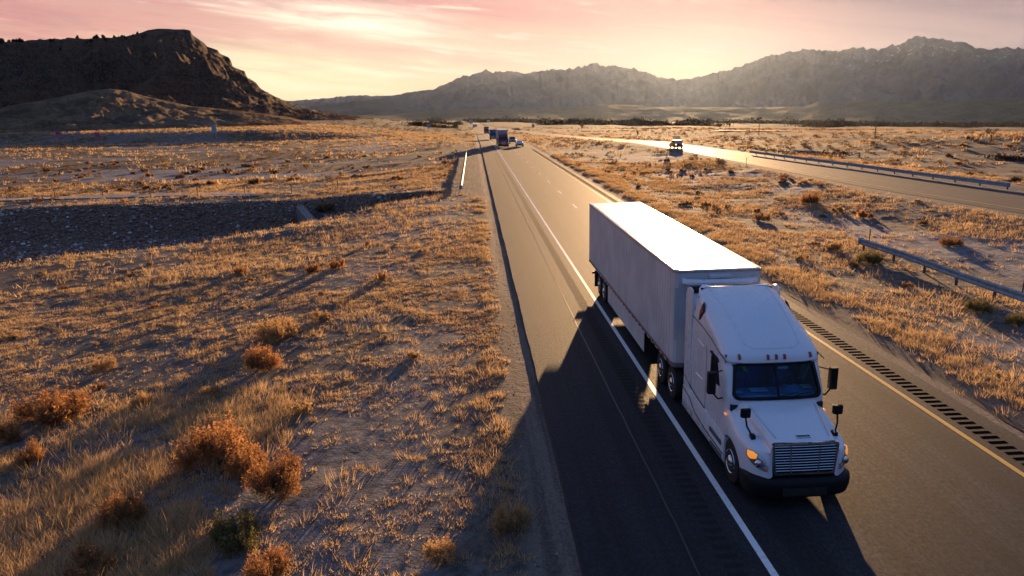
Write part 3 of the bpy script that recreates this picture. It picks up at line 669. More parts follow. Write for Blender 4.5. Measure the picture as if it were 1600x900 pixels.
def slope_brush(name, G, n, t0, t1, sc0, sc1, mtl, label, bs):
    A_, T_, xx, yy, zz = G; VV = []
    js = np.where((T_ > t0) & (T_ < t1))[0]; k = 0
    while k < n:
        i = random.randrange(1, xx.shape[1]-1); j = int(random.choice(js[:-1])); u, v = random.random(), random.random()
        if fbm(np.array(xx[j, i]*.02), np.array(yy[j, i]*.02), 3, 81) < random.uniform(.38, .55): continue
        P = [(1-u)*(1-v)*q[j, i]+u*(1-v)*q[j, i+1]+(1-u)*v*q[j+1, i]+u*v*q[j+1, i+1] for q in (xx, yy, zz)]
        b_ = bs[k % len(bs)].reshape(-1, 3)[:120]; w_ = random.uniform(sc0, sc1); t = random.uniform(0, 6.28); c_, s_ = math.cos(t), math.sin(t)
        VV.append(np.stack([(b_[:, 0]*c_-b_[:, 1]*s_)*w_+P[0], (b_[:, 0]*s_+b_[:, 1]*c_)*w_+P[1], b_[:, 2]*w_*.8+P[2]-.1], 1)); k += 1
    VV = np.concatenate(VV); o = npmesh(name, VV, np.arange(len(VV)).reshape(-1, 3), 3, mtl, attr={'tint': rng.uniform(0, 1, len(VV)//3).repeat(3)}); return tag(o, label, 'brush', kind='stuff')
slope_brush('knoll_brush', knollG, 3800, .03, 1.02, .6, 1.6, PM_SAGE, 'dry brush scattered over the low knoll in front of the mesa', base)
PM_MESA = plant_mat('mesa_scrub', (.03, .022, .014), (.12, .07, .035), .3)
slope_brush('mesa_brush', mesaG, 6500, .02, 1.0, 1.0, 3.0, PM_MESA, 'dark scrub scattered over the slopes of the mesa', base)

# riprap and loose stones
ico = bmesh.new(); bmesh.ops.create_icosphere(ico, subdivisions=1, radius=1); iv = np.array([v.co[:] for v in ico.verts]); it = np.array([[v.index for v in f.verts] for f in ico.faces]); ico.free()
def stones(name, x, y, size, mtl, label, sink=.3):
    n = len(x); V = iv[None]*(size[:, None, None]*rng.uniform(.7, 1.2, (n, 1, 3)))*rng.uniform(.75, 1.15, (n, len(iv), 1)); V[:, :, 2] *= .7
    t = rng.uniform(0, 6.28, n); c_, s_ = np.cos(t)[:, None], np.sin(t)[:, None]
    V = np.stack([V[:, :, 0]*c_-V[:, :, 1]*s_+x[:, None], V[:, :, 0]*s_+V[:, :, 1]*c_+y[:, None], V[:, :, 2]+(H(x, y)+size*sink)[:, None]], 2)
    Fc = (it[None]+np.arange(n)[:, None, None]*len(iv)).reshape(-1, 3)
    o = npmesh(name, V.reshape(-1, 3), Fc, 3, mtl, attr={'tint': rng.uniform(0, 1, n).repeat(len(iv))}); return tag(o, label, 'stones', kind='stuff')
def stone_mat(name, stops):
    m = bpy.data.materials.new(name); m.use_nodes = True; T = NT(m.node_tree); b = m.node_tree.nodes['Principled BSDF']
    at = T.new('ShaderNodeAttribute', attribute_name='tint'); T.put(b.inputs['Base Color'], T.ramp(at.outputs['Fac'], stops)); b.inputs['Roughness'].default_value = .9; return m
x, y = scatter(70000, -95, -2, 45, 108, lambda a, b: (m_riprap(a, b) > .3)*infov(a, b)*.5); n = len(x)
stones('riprap_stones', x, y, np.minimum(rng.lognormal(math.log(.11), .5, n), .30), stone_mat('riprap_stone', [(0, (.14, .05, .03)), (.5, (.20, .12, .09)), (.85, (.28, .25, .24)), (1, (.55, .53, .50))]), 'dark red and grey riprap stones lining the drainage channel at left')
x, y = scatter(26000, -20, 19, 9, 60, lambda a, b: ((m_gravel(a, b) > .5)*.45+.07)*((a < 1.75) | (a > 14.5))*infov(a, b)); n = len(x)
stones('roadside_gravel', x, y, rng.lognormal(math.log(.017), .4, n), stone_mat('gravel_stone', [(0, (.06, .05, .04)), (.6, (.2, .16, .13)), (1, (.42, .38, .34))]), 'loose gravel along both edges of the highway')

# ------------------------------------------------------------------ the white tractor and its refrigerated trailer
M_WHITE = mat('white_truck_paint', (.74, .76, .80), .28, var=.02, scale=.8, coat=.5)
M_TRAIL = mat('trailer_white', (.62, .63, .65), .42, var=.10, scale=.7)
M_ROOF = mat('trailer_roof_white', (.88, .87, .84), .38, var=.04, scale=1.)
M_RAIL = mat('trailer_rail', (.20, .21, .23), .45, .4)
M_CHROME = mat('chrome', (.78, .80, .84), .14, 1., var=.05, scale=8)
M_ALU = mat('polished_wheel', (.62, .65, .70), .22, 1., var=.1, scale=9)
M_BLACK = mat('black_plastic', (.008, .008, .010), .55, var=.2, spec=.25)
M_RUB = mat('tyre_rubber', (.014, .014, .015), .8, var=.3, scale=12)
M_DARK = mat('chassis_dark', (.016, .016, .018), .7, var=.3)
M_GREY = mat('step_plate', (.10, .12, .15), .5, .3)
M_SEAM = mat('panel_gap', (.03, .035, .045), .7, var=0)
M_RED = mat('red_marker_lens', (.30, .02, .012), .25, var=0)
M_AMB = mat('amber_lens', (.85, .24, .02), .2, var=0, emit=(1., .35, .05, .25))
M_LENS = mat('headlight_reflector', (.55, .57, .60), .18, .7, var=.25, scale=14)
M_INT = mat('cab_interior', (.04, .08, .22), .8, var=.2)
M_DASH = mat('dashboard', (.10, .30, .50), .6, var=.2)
M_CURT = mat('cab_curtain', (.05, .11, .55), .9, var=.3, scale=20)
M_CREAM = mat('cream_trim', (.42, .45, .30), .8)
M_PAPER = mat('paper_sheet', (.35, .60, .66), .7, var=0)
M_GREENC = mat('green_cloth', (.10, .38, .05), .8, var=0)
def glass(name, tintc, fac, rough=.03):
    m = bpy.data.materials.new(name); m.use_nodes = True; T = NT(m.node_tree); nt = m.node_tree; nt.nodes.remove(nt.nodes['Principled BSDF'])
    tr = T.new('ShaderNodeBsdfTransparent'); tr.inputs[0].default_value = (*tintc, 1)
    gl = T.new('ShaderNodeBsdfGlossy'); gl.inputs[1].default_value = rough; gl.inputs[0].default_value = (.9, .95, 1, 1)
    fr = T.new('ShaderNodeFresnel'); fr.inputs[0].default_value = 1.5
    mx = T.new('ShaderNodeMixShader'); T.put(mx.inputs[0], T.m('ADD', fr.outputs[0], fac)); T.l.new(tr.outputs[0], mx.inputs[1]); T.l.new(gl.outputs[0], mx.inputs[2])
    T.l.new(mx.outputs[0], nt.nodes['Material Output'].inputs[0]); return m
M_WS = glass('windshield_glass', (.50, .78, 1.0), -.02)
M_WIN = mat('dark_side_glass', (.006, .008, .010), .08, var=0)

truck = thing('semi_truck', (7.05, 14.0, 0), 'white sleeper semi truck pulling a long white refrigerated trailer in the nearest lane', 'semi truck')
def lerp(tab, z): t = np.array(tab); return float(np.interp(z, t[:, 0], t[:, 1]))
FU = [(.9, 2.02), (1.95, 2.0), (2.1, 2.05), (2.72, 2.34), (2.77, 2.27), (2.9, 2.29), (3.0, 2.37), (3.15, 2.56), (3.3, 2.82), (3.45, 3.12), (3.6, 3.47), (3.75, 3.92), (3.86, 4.40), (3.93, 4.82), (3.97, 5.15)]
HW = [(.9, 1.20), (2.0, 1.20), (2.6, 1.19), (2.9, 1.19), (3.2, 1.18), (3.45, 1.155), (3.65, 1.11), (3.8, 1.045), (3.9, .97), (3.97, .85)]
FD = [(.9, .42), (2.0, .45), (2.7, .55), (2.9, .66), (3.2, 1.05), (3.5, 1.35), (3.75, 1.1), (3.9, .7), (3.97, .25)]
FE = [(.9, 5.), (2.0, 4.6), (2.7, 4.2), (3.0, 3.2), (3.4, 2.5), (3.97, 2.3)]
zl = sorted(set([.9, 1.2, 1.5, 1.8, 1.93, 1.97] + [round(v, 3) for v in np.linspace(2.02, 2.70, 13)] + [2.74, 2.77, 2.80, 2.85, 2.9] + [round(v, 3) for v in np.linspace(2.95, 3.97, 24)]))
NF = 73
def ring(z, off=0.):
    w_, u_, d_, e_ = lerp(HW, z)+off, lerp(FU, z)-off, lerp(FD, z), lerp(FE, z); pts = []
    for i in range(NF):
        t = -math.pi/2+math.pi*i/(NF-1); s_, c_ = math.sin(t), math.cos(t)
        pts.append((w_*math.copysign(abs(s_)**(2/e_), s_), u_+d_*(1-abs(c_)**(2/e_))-.04*(1-abs(s_)), z))
    L = [(-w_, 5.1, z)]+[(-w_, 5.1-(5.1-(u_+d_))*k/5, z) for k in range(1, 5) if u_+d_ < 5.1]
    Rr = [(-a, b, c) for a, b, c in L[::-1]]
    while len(L) < 5: L.append(L[-1]); Rr.append(Rr[-1])
    return L+pts+Rr
rings = [ring(z) for z in zl]
mbs = MB(); mbs.loft(rings)
full = bpy.data.meshes.new('t'); full.from_pydata(mbs.v, [], mbs.f)
BV = BVHTree.FromPolygons([Vector(v) for v in mbs.v], mbs.f)
def onf(x, z, off=0., bv=None, d=(0, 1, 0), o_=-2.):        # point of the front surface seen from ahead
    dv = Vector(d).normalized(); st = Vector((x, 0, z))+Vector((0, o_, 0))
    h = (bv or BV).ray_cast(st, dv)
    if h[0] is None: return (x, 3., z)
    nrm = h[1] if h[1].dot(dv) < 0 else -h[1]
    return tuple(h[0]+nrm*off)
mb = MB()
for v in mbs.v: mb.v.append(v)
def in_ws(c): return 1.965 < c.z < 2.70 and abs(c.x) < 1.0+.0*(c.z) and c.y < 2.9
for f in mbs.f:
    c = sum((Vector(mbs.v[i]) for i in f), Vector())/len(f)
    if len(f) == 4 and in_ws(c): continue
    mb.f.append(f); mb.mi.append(0)
mb.build('cab', M_WHITE, truck, smooth=True)
# windshield: glass, rubber frame, centre strip, wipers
def rrect(hw0, hw1, z0, z1, r, n=8):
    cs = [(-hw0, z0, 180, 270), (hw0, z0, 270, 360), (hw1, z1, 0, 90), (-hw1, z1, 90, 180)]; P = []
    for (cx_, cz_, a0, a1) in cs:
        ix = cx_-math.copysign(r, cx_); iz = cz_+(r if cz_ == z0 else -r)
        for k in range(n+1): a = R(a0+(a1-a0)*k/n); P.append((ix+r*math.cos(a), iz+r*math.sin(a)))
    Q = []
    for a, b in zip(P, P[1:]+P[:1]):
        m_ = max(1, int(math.dist(a, b)/.08)); Q += [(a[0]+(b[0]-a[0])*k/m_, a[1]+(b[1]-a[1])*k/m_) for k in range(m_)]
    return Q
outer = rrect(1.075, 1.0, 1.925, 2.735, .13); inn = rrect(1.0, .93, 1.995, 2.675, .10)
# resample inner to outer's count by angle
def resamp(P, n):
    L = [0]; 
    for a, b in zip(P, P[1:]+P[:1]): L.append(L[-1]+math.dist(a, b))
    out = []
    for k in range(n):
        s_ = L[-1]*k/n; j = max(i for i in range(len(P)) if L[i] <= s_+1e-9); a, b = P[j], P[(j+1) % len(P)]; t = (s_-L[j])/max(L[j+1]-L[j], 1e-9); out.append((a[0]+(b[0]-a[0])*t, a[1]+(b[1]-a[1])*t))
    return out
no = 120; o_r, i_r = resamp(outer, no), resamp(inn, no)
mb = MB(); mb.loft([[onf(*p, .0) for p in o_r], [onf(*p, .022) for p in o_r], [onf(*p, .022) for p in i_r], [onf(*p, -.02) for p in i_r]], caps=False)
mb.build('windshield_frame', M_BLACK, truck, smooth=True)
mb = MB(); gxs = np.linspace(-1.03, 1.03, 25); gzs = np.linspace(1.96, 2.71, 9)
vs = [onf(x, z, -.004) for z in gzs for x in gxs]; mb.add(vs, [(j*25+i, j*25+i+1, (j+1)*25+i+1, (j+1)*25+i) for j in range(8) for i in range(24)])
ws = mb.build('windshield', M_WS, truck, smooth='all', recalc=False)
mb = MB(); mb.loft([[onf(x, z, o_) for x, o_ in ((-.028, .0), (-.024, .02), (.024, .02), (.028, .0))] for z in np.linspace(1.97, 2.70, 8)]); mb.build('windshield_divider', M_BLACK, truck)
for s in (-1, 1):
    mb = MB(); mb.tube([onf(s*.18+.0, 1.96, .05), onf(s*.18+.35, 2.03, .05), onf(s*.18+.62, 2.06, .04)], .012); mb.build('wiper', M_BLACK, truck)
# marker lights on the brow
for x in (-.86, -.2, 0, .2, .86):
    mb = MB(); a = [onf(x+dx, z, o_) for z, o_ in ((2.83, .0), (2.84, .035), (2.92, .03), (2.95, .0)) for dx in (-.028, .028)]
    mb.add(a, [(0, 1, 3, 2), (2, 3, 5, 4), (4, 5, 7, 6), (0, 2, 4, 6), (1, 7, 5, 3)]); mb.build('marker_light', M_RED, truck)
# pressed ribs of the roof fairing
for s in (-1, 1):
    mb = MB(); pts = [onf(s*(.66+.12*(z-3.1)/.8), z, .004, o_=-2.) for z in np.linspace(3.12, 3.93, 18)]; mb.tube(pts, .013, 6); mb.build('fairing_rib', M_WHITE, truck, smooth='all')
mb = MB(); mb.tube([onf(-.62, 3.12, .002)]+[onf(x, 3.06+.0*x, .003) for x in np.linspace(-.5, .5, 9)]+[onf(.62, 3.12, .002)], .010, 6); mb.build('fairing_rib', M_WHITE, truck, smooth='all')
# cab side furniture. sd_(): the side surface, x = -w at height z
def sx_(z, off=0.): return lerp(HW, z)+off
def side_poly(name, P, mtl, s, off=.01, th=.012, parent=truck, n=40):
    Q = resamp(P, n); a = [(s*(sx_(z)+off), u, z) for u, z in Q]; b = [(s*(sx_(z)-th), u, z) for u, z in Q]
    mb = MB(); mb.loft([b, a]); return mb.build(name, mtl, parent)
def side_line(name, P, s, r=.013, mtl=None, off=.0): mb = MB(); mb.tube([(s*(sx_(z)+off), u, z) for u, z in P], r, 6); return mb.build(name, mtl or M_SEAM, truck)
for s in (-1, 1):
    dr = side_poly('door', [(2.42, 1.02), (2.46, 1.95), (2.78, 2.72), (3.42, 2.74), (3.48, 1.02)], M_WHITE, s, .012, .0)
    side_poly('side_window', [(2.62, 2.06), (2.86, 2.62), (3.34, 2.66), (3.36, 2.16), (3.05, 2.02)], M_WIN, s, .022, .0, dr)
    mb = MB(); mb.tube([(s*1.235, 3.18, 1.72), (s*1.26, 3.2, 1.72), (s*1.26, 3.38, 1.72), (s*1.235, 3.4, 1.72)], .014); mb.build('door_handle', M_BLACK, dr)
    side_poly('window_visor', [(2.74, 2.64), (2.86, 2.72), (3.38, 2.74), (3.38, 2.69), (2.9, 2.66)], M_BLACK, s, .05, 0., dr)
    side_line('panel_seam', [(2.3, 2.80), (2.75, 2.86), (3.5, 3.02), (4.3, 3.12), (5.08, 3.16)], s)
    side_line('panel_seam', [(4.98, .98), (4.98, 3.4), (4.98, 3.75)], s)
    side_line('panel_seam', [(3.72, 1.0), (3.72, 2.1), (3.78, 2.75)], s, .007)
    side_line('body_crease', [(4.0, 2.62), (4.55, 2.66)], s, .02, M_WHITE); side_line('body_crease', [(4.0, 1.72), (4.55, 1.70)], s, .02, M_WHITE)
    side_poly('badge', [(4.46, 3.72), (4.34, 3.66), (4.22, 3.50), (4.44, 3.24), (4.56, 3.20), (4.55, 3.44)], M_BLACK, s, .012, .0)
    side_poly('badge_emblem', [(4.42, 3.58), (4.32, 3.50), (4.36, 3.44), (4.46, 3.40), (4.50, 3.33), (4.52, 3.42), (4.47, 3.48)], mat('badge_orange', (.42, .07, .015), .5, var=.4, scale=30), s, .018, .0)
    # wing panel behind the sleeper
    mb = MB(); prof = [(5.08, .95), (5.62, .92), (5.64, 3.70), (5.55, 3.86), (5.30, 3.92), (5.08, 3.88)]
    mb.prism(prof, 'x', s*1.185, s*1.225); mb.build('side_extender', M_WHITE, truck, bevel=.012)
    # lower body side: chassis fairing with its rising top edge and two steps
    top = [(2.05, .98), (2.5, 1.0), (3.4, 1.0), (3.6, 1.02), (4.6, 1.04), (5.2, 1.06), (5.6, 1.02)]
    mb = MB(); mb.loft([[(s*1.02, u, t-.02), (s*1.215, u, t), (s*1.245, u, t-.10), (s*1.25, u, .36+.03*(u < 3.5)), (s*1.20, u, .28), (s*1.02, u, .28)] for u, t in top]); cf = mb.build('chassis_fairing', M_WHITE, truck, smooth=True)
    mb = MB(); mb.tube([(s*1.252, u, z) for u, z in ((5.56, .92), (4.9, .84), (4.4, .62), (3.5, .54), (2.1, .52))], .014, 6); mb.build('fairing_crease', M_SEAM, cf)
    for (u0, u1, z) in ((2.22, 3.1, .80), (2.18, 3.0, .46)):
        mb = MB(); mb.box(min(s*1.13, s*1.27), max(s*1.13, s*1.27), u0, u1, z-.11, z); 
        for k in range(6): uu = u0+.06+k*(u1-u0-.12)/5; mb.box(min(s*1.14, s*1.26), max(s*1.14, s*1.26), uu-.015, uu+.015, z+.001, z+.012)
        mb.build('step', M_GREY, cf, bevel=.01)
    side_line('panel_seam', [(3.7, 1.04), (4.4, 1.08), (5.0, 1.16), (5.56, 1.30)], s, .012, M_SEAM, .025)
# cab interior
mb = MB(); mb.box(-1.12, 1.12, 3.75, 3.8, 1.1, 2.9); mb.box(-1.14, -1.1, 2.5, 3.75, 1.1, 2.9); mb.box(1.1, 1.14, 2.5, 3.75, 1.1, 2.9); mb.box(-1.12, 1.12, 2.5, 3.78, 2.82, 2.86); mb.box(-1.12, 1.12, 2.3, 3.8, 1.08, 1.12)
mb.build('cab_lining', M_INT, truck)
mb = MB(); mb.loft([[(x, 2.16+.06*abs(x), 1.86), (x, 2.22+.05*abs(x), 1.95), (x, 2.55, 2.0+(.05 if x > .25 else 0)), (x, 2.78, 1.93), (x, 2.82, 1.55), (x, 2.25, 1.5)] for x in np.linspace(-1.05, 1.05, 13)]); mb.build('dashboard', M_DASH, truck, smooth=True)
mb = MB()
for x in np.linspace(-.62, .15, 26): mb.tube([(x, 3.66+.035*math.sin(x*55), 1.3), (x, 3.64+.035*math.sin(x*55), 2.78)], .022, 6)
mb.build('curtain', M_CURT, truck, smooth=True)
for x in (-.58, .58):
    mb = MB(); mb.loft([[(x-.25, u, z), (x+.25, u, z), (x+.25, u+.12, z), (x-.25, u+.12, z)] for u, z in ((3.22, 1.55), (3.28, 1.8), (3.34, 2.2))]); mb.box(x-.26, x+.26, 2.85, 3.3, 1.42, 1.56)
    mb.loft([[(x-.12, 3.33, z), (x+.12, 3.33, z), (x+.12, 3.42, z), (x-.12, 3.42, z)] for z in (2.2, 2.42)]); mb.build('seat', M_INT, truck, bevel=.03)
mb = MB(); ring_ = [(.58+.21*math.cos(t), 2.72-.06*math.sin(t), 2.06+.18*math.sin(t)) for t in np.linspace(0, 2*math.pi, 25)]; mb.tube(ring_, .016, 8); mb.tube([(.38, 2.72, 2.06), (.78, 2.72, 2.06)], .02); mb.tube([(.58, 2.7, 2.06), (.58, 2.6, 1.85)], .03); mb.build('steering_wheel', M_BLACK, truck, smooth=True)
mb = MB(); mb.loft([[(x, 3.0, 2.03), (x, 2.76, 2.1), (x+.06, 2.55, 2.66), (x+.06, 3.0, 2.7)] for x in (.93, .97)]); mb.build('pillar_trim', M_CREAM, truck)
for (x0, x1, y0, y1, z, m_) in ((-.55, -.12, 2.3, 2.5, 2.01, M_PAPER), (.10, .36, 2.36, 2.40, 2.60, M_PAPER), (-.95, -.75, 2.3, 2.42, 1.99, M_PAPER), (.72, .98, 2.3, 2.5, 2.06, M_CREAM)):
    mb = MB(); 
    if z > 2.5: mb.box(x0, x1, y0, y1, z-.05, z)
    else: mb.box(x0, x1, y0, y1, z, z+.02)
    mb.build('paper', m_, truck, bevel=.004)
mb = MB(); mb.prism([(-.80, 2.66), (-.66, 2.66), (-.60, 2.44), (-.70, 2.52)], 'y', 2.46, 2.48); mb.build('pennant', M_GREENC, truck)

# hood and fenders: rows from the grille back to the windshield
UM = [.44, .48, .54, .63, .73, .85, .95, 1.03, 1.07, 1.12, 1.2, 1.35, 1.5, 1.7, 1.9, 2.05, 2.18, 2.28, 2.33, 2.38, 2.44]
raw_u = lambda u: (u-.35)/.825 if u < 2 else u
tWf = [(.10, .78), (.16, .85), (.24, .93), (.34, 1.02), (.46, 1.08), (.6, 1.13), (.8, 1.175), (1.1, 1.205), (2.5, 1.205)]
tZs = [(.10, 1.26), (.3, 1.31), (.6, 1.36), (1.0, 1.42), (1.4, 1.50), (1.9, 1.62), (2.3, 1.70)]
tZv = [(.10, 1.30), (.3, 1.33), (.6, 1.36), (1.0, 1.45), (1.5, 1.58), (2.3, 1.76)]
tWh = [(.10, .745), (.5, .775), (1.0, .81), (1.5, .89), (2.3, 1.0)]
tZh = [(.10, 1.50), (.16, 1.55), (.3, 1.59), (.6, 1.655), (1.0, 1.735), (1.5, 1.83), (2.0, 1.90), (2.3, 1.925)]
HUB = 1.70
def zbot(u): d_ = .64**2-(u-HUB)**2; return max(.68 if u < 1 else .62, .50+math.sqrt(d_)) if d_ > 0 else (.67 if u < 1.2 else .62)
rows = []
for um in UM:
    u = raw_u(um)
    W, zs, zv, wh, zh, zb = lerp(tWf, u), lerp(tZs, u), lerp(tZv, u), lerp(tWh, u), lerp(tZh, u), zbot(um)
    W = max(W, wh+.03); fl = .03*math.exp(-((um-HUB)/.5)**2); u = um
    half = [(W+fl, zb), (W+fl+.01, zb+(zs-zb)*.22), (W+.004, zb+(zs-zb)*.6), (W-.02, zs-.10), (W-.07, zs-.02), ((W-.07)*.55+(wh+.05)*.45, zs*.5+zv*.5+.01), (wh+.05, zv), (wh+.01, zv+.05), (wh-.015, zh-.09), (wh-.06, zh-.03), (wh-.16, zh), (wh*.55, zh+.018), (wh*.25, zh+.026), (0, zh+.028)]
    rows.append([(-a, u+.05*(1-a/1.2)*0, b) for a, b in half]+[(a, u, b) for a, b in half[::-1][1:]])
mb = MB(); mb.loft(rows, closed=False)
hood = mb.build('hood', M_WHITE, truck, smooth='all', sub=2)
hm = MB(); hm.loft(rows, closed=False); hb = bmesh.new(); mt_ = bpy.data.meshes.new('t2'); mt_.from_pydata(hm.v, [], hm.f); hb.from_mesh(mt_)
bmesh.ops.subdivide_edges(hb, edges=hb.edges, cuts=2, use_grid_fill=True, smooth=.6); HBV = BVHTree.FromBMesh(hb)
for s in (-1, 1):
    mb = MB(); mb.tube([(s*x, u, z) for x, u, z in ((.60, .6, 1.60), (.66, .95, 1.70), (.72, 1.35, 1.80), (.78, 1.75, 1.885))], .012, 6); mb.build('hood_crease', M_WHITE, hood, smooth='all')
    # dark wheel housing
    mb = MB(); arc = [(HUB+.66*math.cos(t), .50+.66*math.sin(t)) for t in np.linspace(-.2, math.pi+.2, 20)]
    mb.loft([[(s*1.19, u, z) for u, z in arc], [(s*.70, u, z) for u, z in arc]], closed=False); mb.add([(s*.70, u, z) for u, z in arc], [tuple(range(20))]); mb.build('wheel_housing', M_DARK, truck)
mb = MB(); mb.box(-.16, .16, .53, .64, 1.60, 1.63); mb.build('hood_badge', M_CHROME, hood, bevel=.01)
mb = MB(); mb.box(-.68, .68, .5, 2.0, .5, 1.22); mb.box(-1.12, 1.12, 2.02, 2.1, .4, 1.8); mb.build('engine_bay', M_DARK, truck)
# nose closing panels between grille and fender
mb = MB()
for s in (-1, 1): mb.add([(s*.70, .425, .76), (s*.78, .44, .68), (s*.83, .46, .68), (s*.79, .455, 1.27), (s*.78, .45, 1.3), (s*.745, .44, 1.50)], [(0, 1, 2, 3, 4, 5)])
mb.build('nose_panel', M_WHITE, hood)
# grille
g0, g1, zt, zb = .70, .64, 1.50, .85
mb = MB(); O_ = resamp(rrect(g1+.05, g0+.05, zb-.05, zt+.05, .06, 5), 72); I_ = resamp(rrect(g1, g0, zb, zt, .03, 5), 72)
def gy_(z): return .425-.02*(1-(z-.8)/.7)
mb.loft([[(x, gy_(z)+.05, z) for x, z in O_], [(x, gy_(z)-.015, z) for x, z in O_], [(x, gy_(z)-.02, z) for x, z in I_], [(x, gy_(z)+.05, z) for x, z in I_]], caps=False)
gr = mb.build('grille', M_CHROME, truck, smooth=True)
mb = MB(); mb.box(-.70, .70, .46, .49, .83, 1.53); mb.build('grille_mesh', M_DARK, gr)
for k in range(10):
    z = zb+.045+k*(zt-zb-.07)/9.2; hw_ = g1+(g0-g1)*(z-zb)/(zt-zb)+.01
    mb = MB(); mb.loft([[(x, gy_(z)+.035-.02*(1-abs(x)), z-.004), (x, gy_(z)-.002-.02*(1-abs(x)), z+.004), (x, gy_(z)+.004-.02*(1-abs(x)), z+.012), (x, gy_(z)+.04-.02*(1-abs(x)), z+.015)] for x in np.linspace(-hw_, hw_, 9)]); mb.build('grille_bar', M_CHROME, gr, smooth=True)
for x in (-.33, .33):
    mb = MB(); mb.loft([[(x*(.92+.08*(z-zb)/.6)-.012, gy_(z)-.022, z), (x*(.92+.08*(z-zb)/.6)+.012, gy_(z)-.022, z), (x*(.92+.08*(z-zb)/.6)+.012, gy_(z)+.03, z), (x*(.92+.08*(z-zb)/.6)-.012, gy_(z)+.03, z)] for z in (zb, zt)]); mb.build('grille_bar', M_CHROME, gr)
# bumper
def bring(z, w_, u_, d_, e_): 
    P = []
    for i in range(41):
        t = -math.pi/2+math.pi*i/40; s_, c_ = math.sin(t), math.cos(t); P.append((w_*math.copysign(abs(s_)**(2/e_), s_), u_+d_*(1-abs(c_)**(2/e_)), z))
    return P
def brow(z, w_, u_):
    P = brow0(z, w_, u_); return [(x, u+.34, z_) for x, u, z_ in P]
def brow0(z, w_, u_): a = bring(z, w_, u_, .55, 3.0); b = bring(z, w_-.12, u_+.12, .55, 3.0); return [(-w_, .74, z)]+a+[(w_, .74, z), (w_-.12, .74, z)]+b[::-1]+[(-w_+.12, .74, z)]
mb = MB(); mb.loft([brow(z, w_, u_) for z, w_, u_ in ((.24, 1.12, .06), (.27, 1.17, .01), (.45, 1.20, -.03), (.58, 1.20, -.04), (.67, 1.195, -.01), (.71, 1.16, .03), (.725, 1.12, .07))])
bm_ = mb.build('bumper', M_BLACK, truck, smooth=True)
mb = MB(); mb.box(-.5, .5, .285, .31, .34, .52); mb.build('bumper_intake', M_DARK, bm_)
mb = MB(); mb.box(-.6, .6, .44, .9, .8, .84); mb.build('bumper_shelf', M_DARK, bm_)
# headlights laid over the fender noses
def patch(name, poly, mtl, parent, off, bv=HBV, n=40, s=1, d=(0, 1, 0)):
    Q = resamp(poly, n); c = (sum(q[0] for q in Q)/n, sum(q[1] for q in Q)/n); rings = []
    for f_, o_ in ((1., -.01), (1., off*.6), (.93, off), (.6, off*1.25), (.25, off*1.35)):
        rings.append([onf(c[0]+(q[0]-c[0])*f_, c[1]+(q[1]-c[1])*f_, o_, bv, d) for q in Q])
    mb = MB(); mb.loft(rings, caps=False); ce = onf(c[0], c[1], off*1.35, bv, d); i = len(mb.v); mb.v.append(ce); b0 = (len(rings)-1)*n
    for k in range(n): mb.f.append((b0+k, b0+(k+1) % n, i)); mb.mi.append(0)
    return mb.build(name, mtl, parent, smooth='all')
for s in (-1, 1):
    P = [(s*1.13, 1.24), (s*1.04, 1.265), (s*.94, 1.20), (s*.84, 1.07), (s*.775, .93), (s*.775, .875), (s*.86, .865), (s*.98, .90), (s*1.08, .99), (s*1.14, 1.10)]
    hl = patch('headlight', P, M_LENS, truck, .02)
    patch('turn_signal', [(s*1.12, 1.23), (s*1.04, 1.25), (s*.98, 1.21), (s*1.0, 1.12), (s*1.09, 1.07), (s*1.125, 1.12)], M_AMB, hl, .034)
    patch('side_reflector', [(s*.79, .92), (s*.79, .885), (s*.855, .88), (s*.85, .95), (s*.82, .965)], mat('orange_reflector', (.65, .18, .08), .3, var=.1), hl, .034)
    mb = MB(); q = onf(s*.955, 1.02, .03, HBV); mb.lathe([(.001, -.035), (.05, -.03), (.085, -.01), (.09, .03)], q, 'y', 20); mb.build('headlight_lamp', M_CHROME, hl, smooth=True)
    mb = MB(); mb.box(min(s*1.2, s*1.23), max(s*1.2, s*1.23), 2.08, 2.18, 1.52, 1.57); mb.build('side_marker', M_AMB, truck, bevel=.006)
    # door mirror and hood mirror
    mb = MB(); mb.loft([[(s*1.50+a*.10, 2.38+b*.085, z) for a, b in ((-1, -.6), (-.7, -1), (.7, -1), (1, -.6), (1, .9), (-1, .9))] for z in (1.98, 2.01, 2.50, 2.53)]); mr = mb.build('door_mirror', M_BLACK, truck, bevel=.02)
    mb = MB(); mb.tube([(s*1.19, 2.42, 1.84), (s*1.33, 2.36, 1.84), (s*1.46, 2.38, 1.99)], .022); mb.tube([(s*1.19, 2.55, 2.5), (s*1.45, 2.42, 2.45)], .014); mb.build('mirror_arm', M_BLACK, mr, smooth=True)
    mb = MB(); mb.loft([[(s*1.07+a*.115, 1.22+b*.06, z) for a, b in ((-1, -.5), (-.6, -1), (.6, -1), (1, -.5), (1, .8), (-1, .8))] for z in (1.84, 1.86, 2.02, 2.05)]); mr = mb.build('hood_mirror', M_BLACK, truck, bevel=.02)
    mb = MB(); mb.tube([(s*1.07, 1.22, 1.86), (s*1.05, 1.15, 1.64), (s*.96, 1.05, 1.46)], .022); mb.loft([[(s*.95+a*.05, 1.05+b*.07, z) for a, b in ((-1, -1), (1, -1), (1, 1), (-1, 1))] for z in (1.38, 1.49)]); mb.build('mirror_arm', M_BLACK, mr, smooth=True)
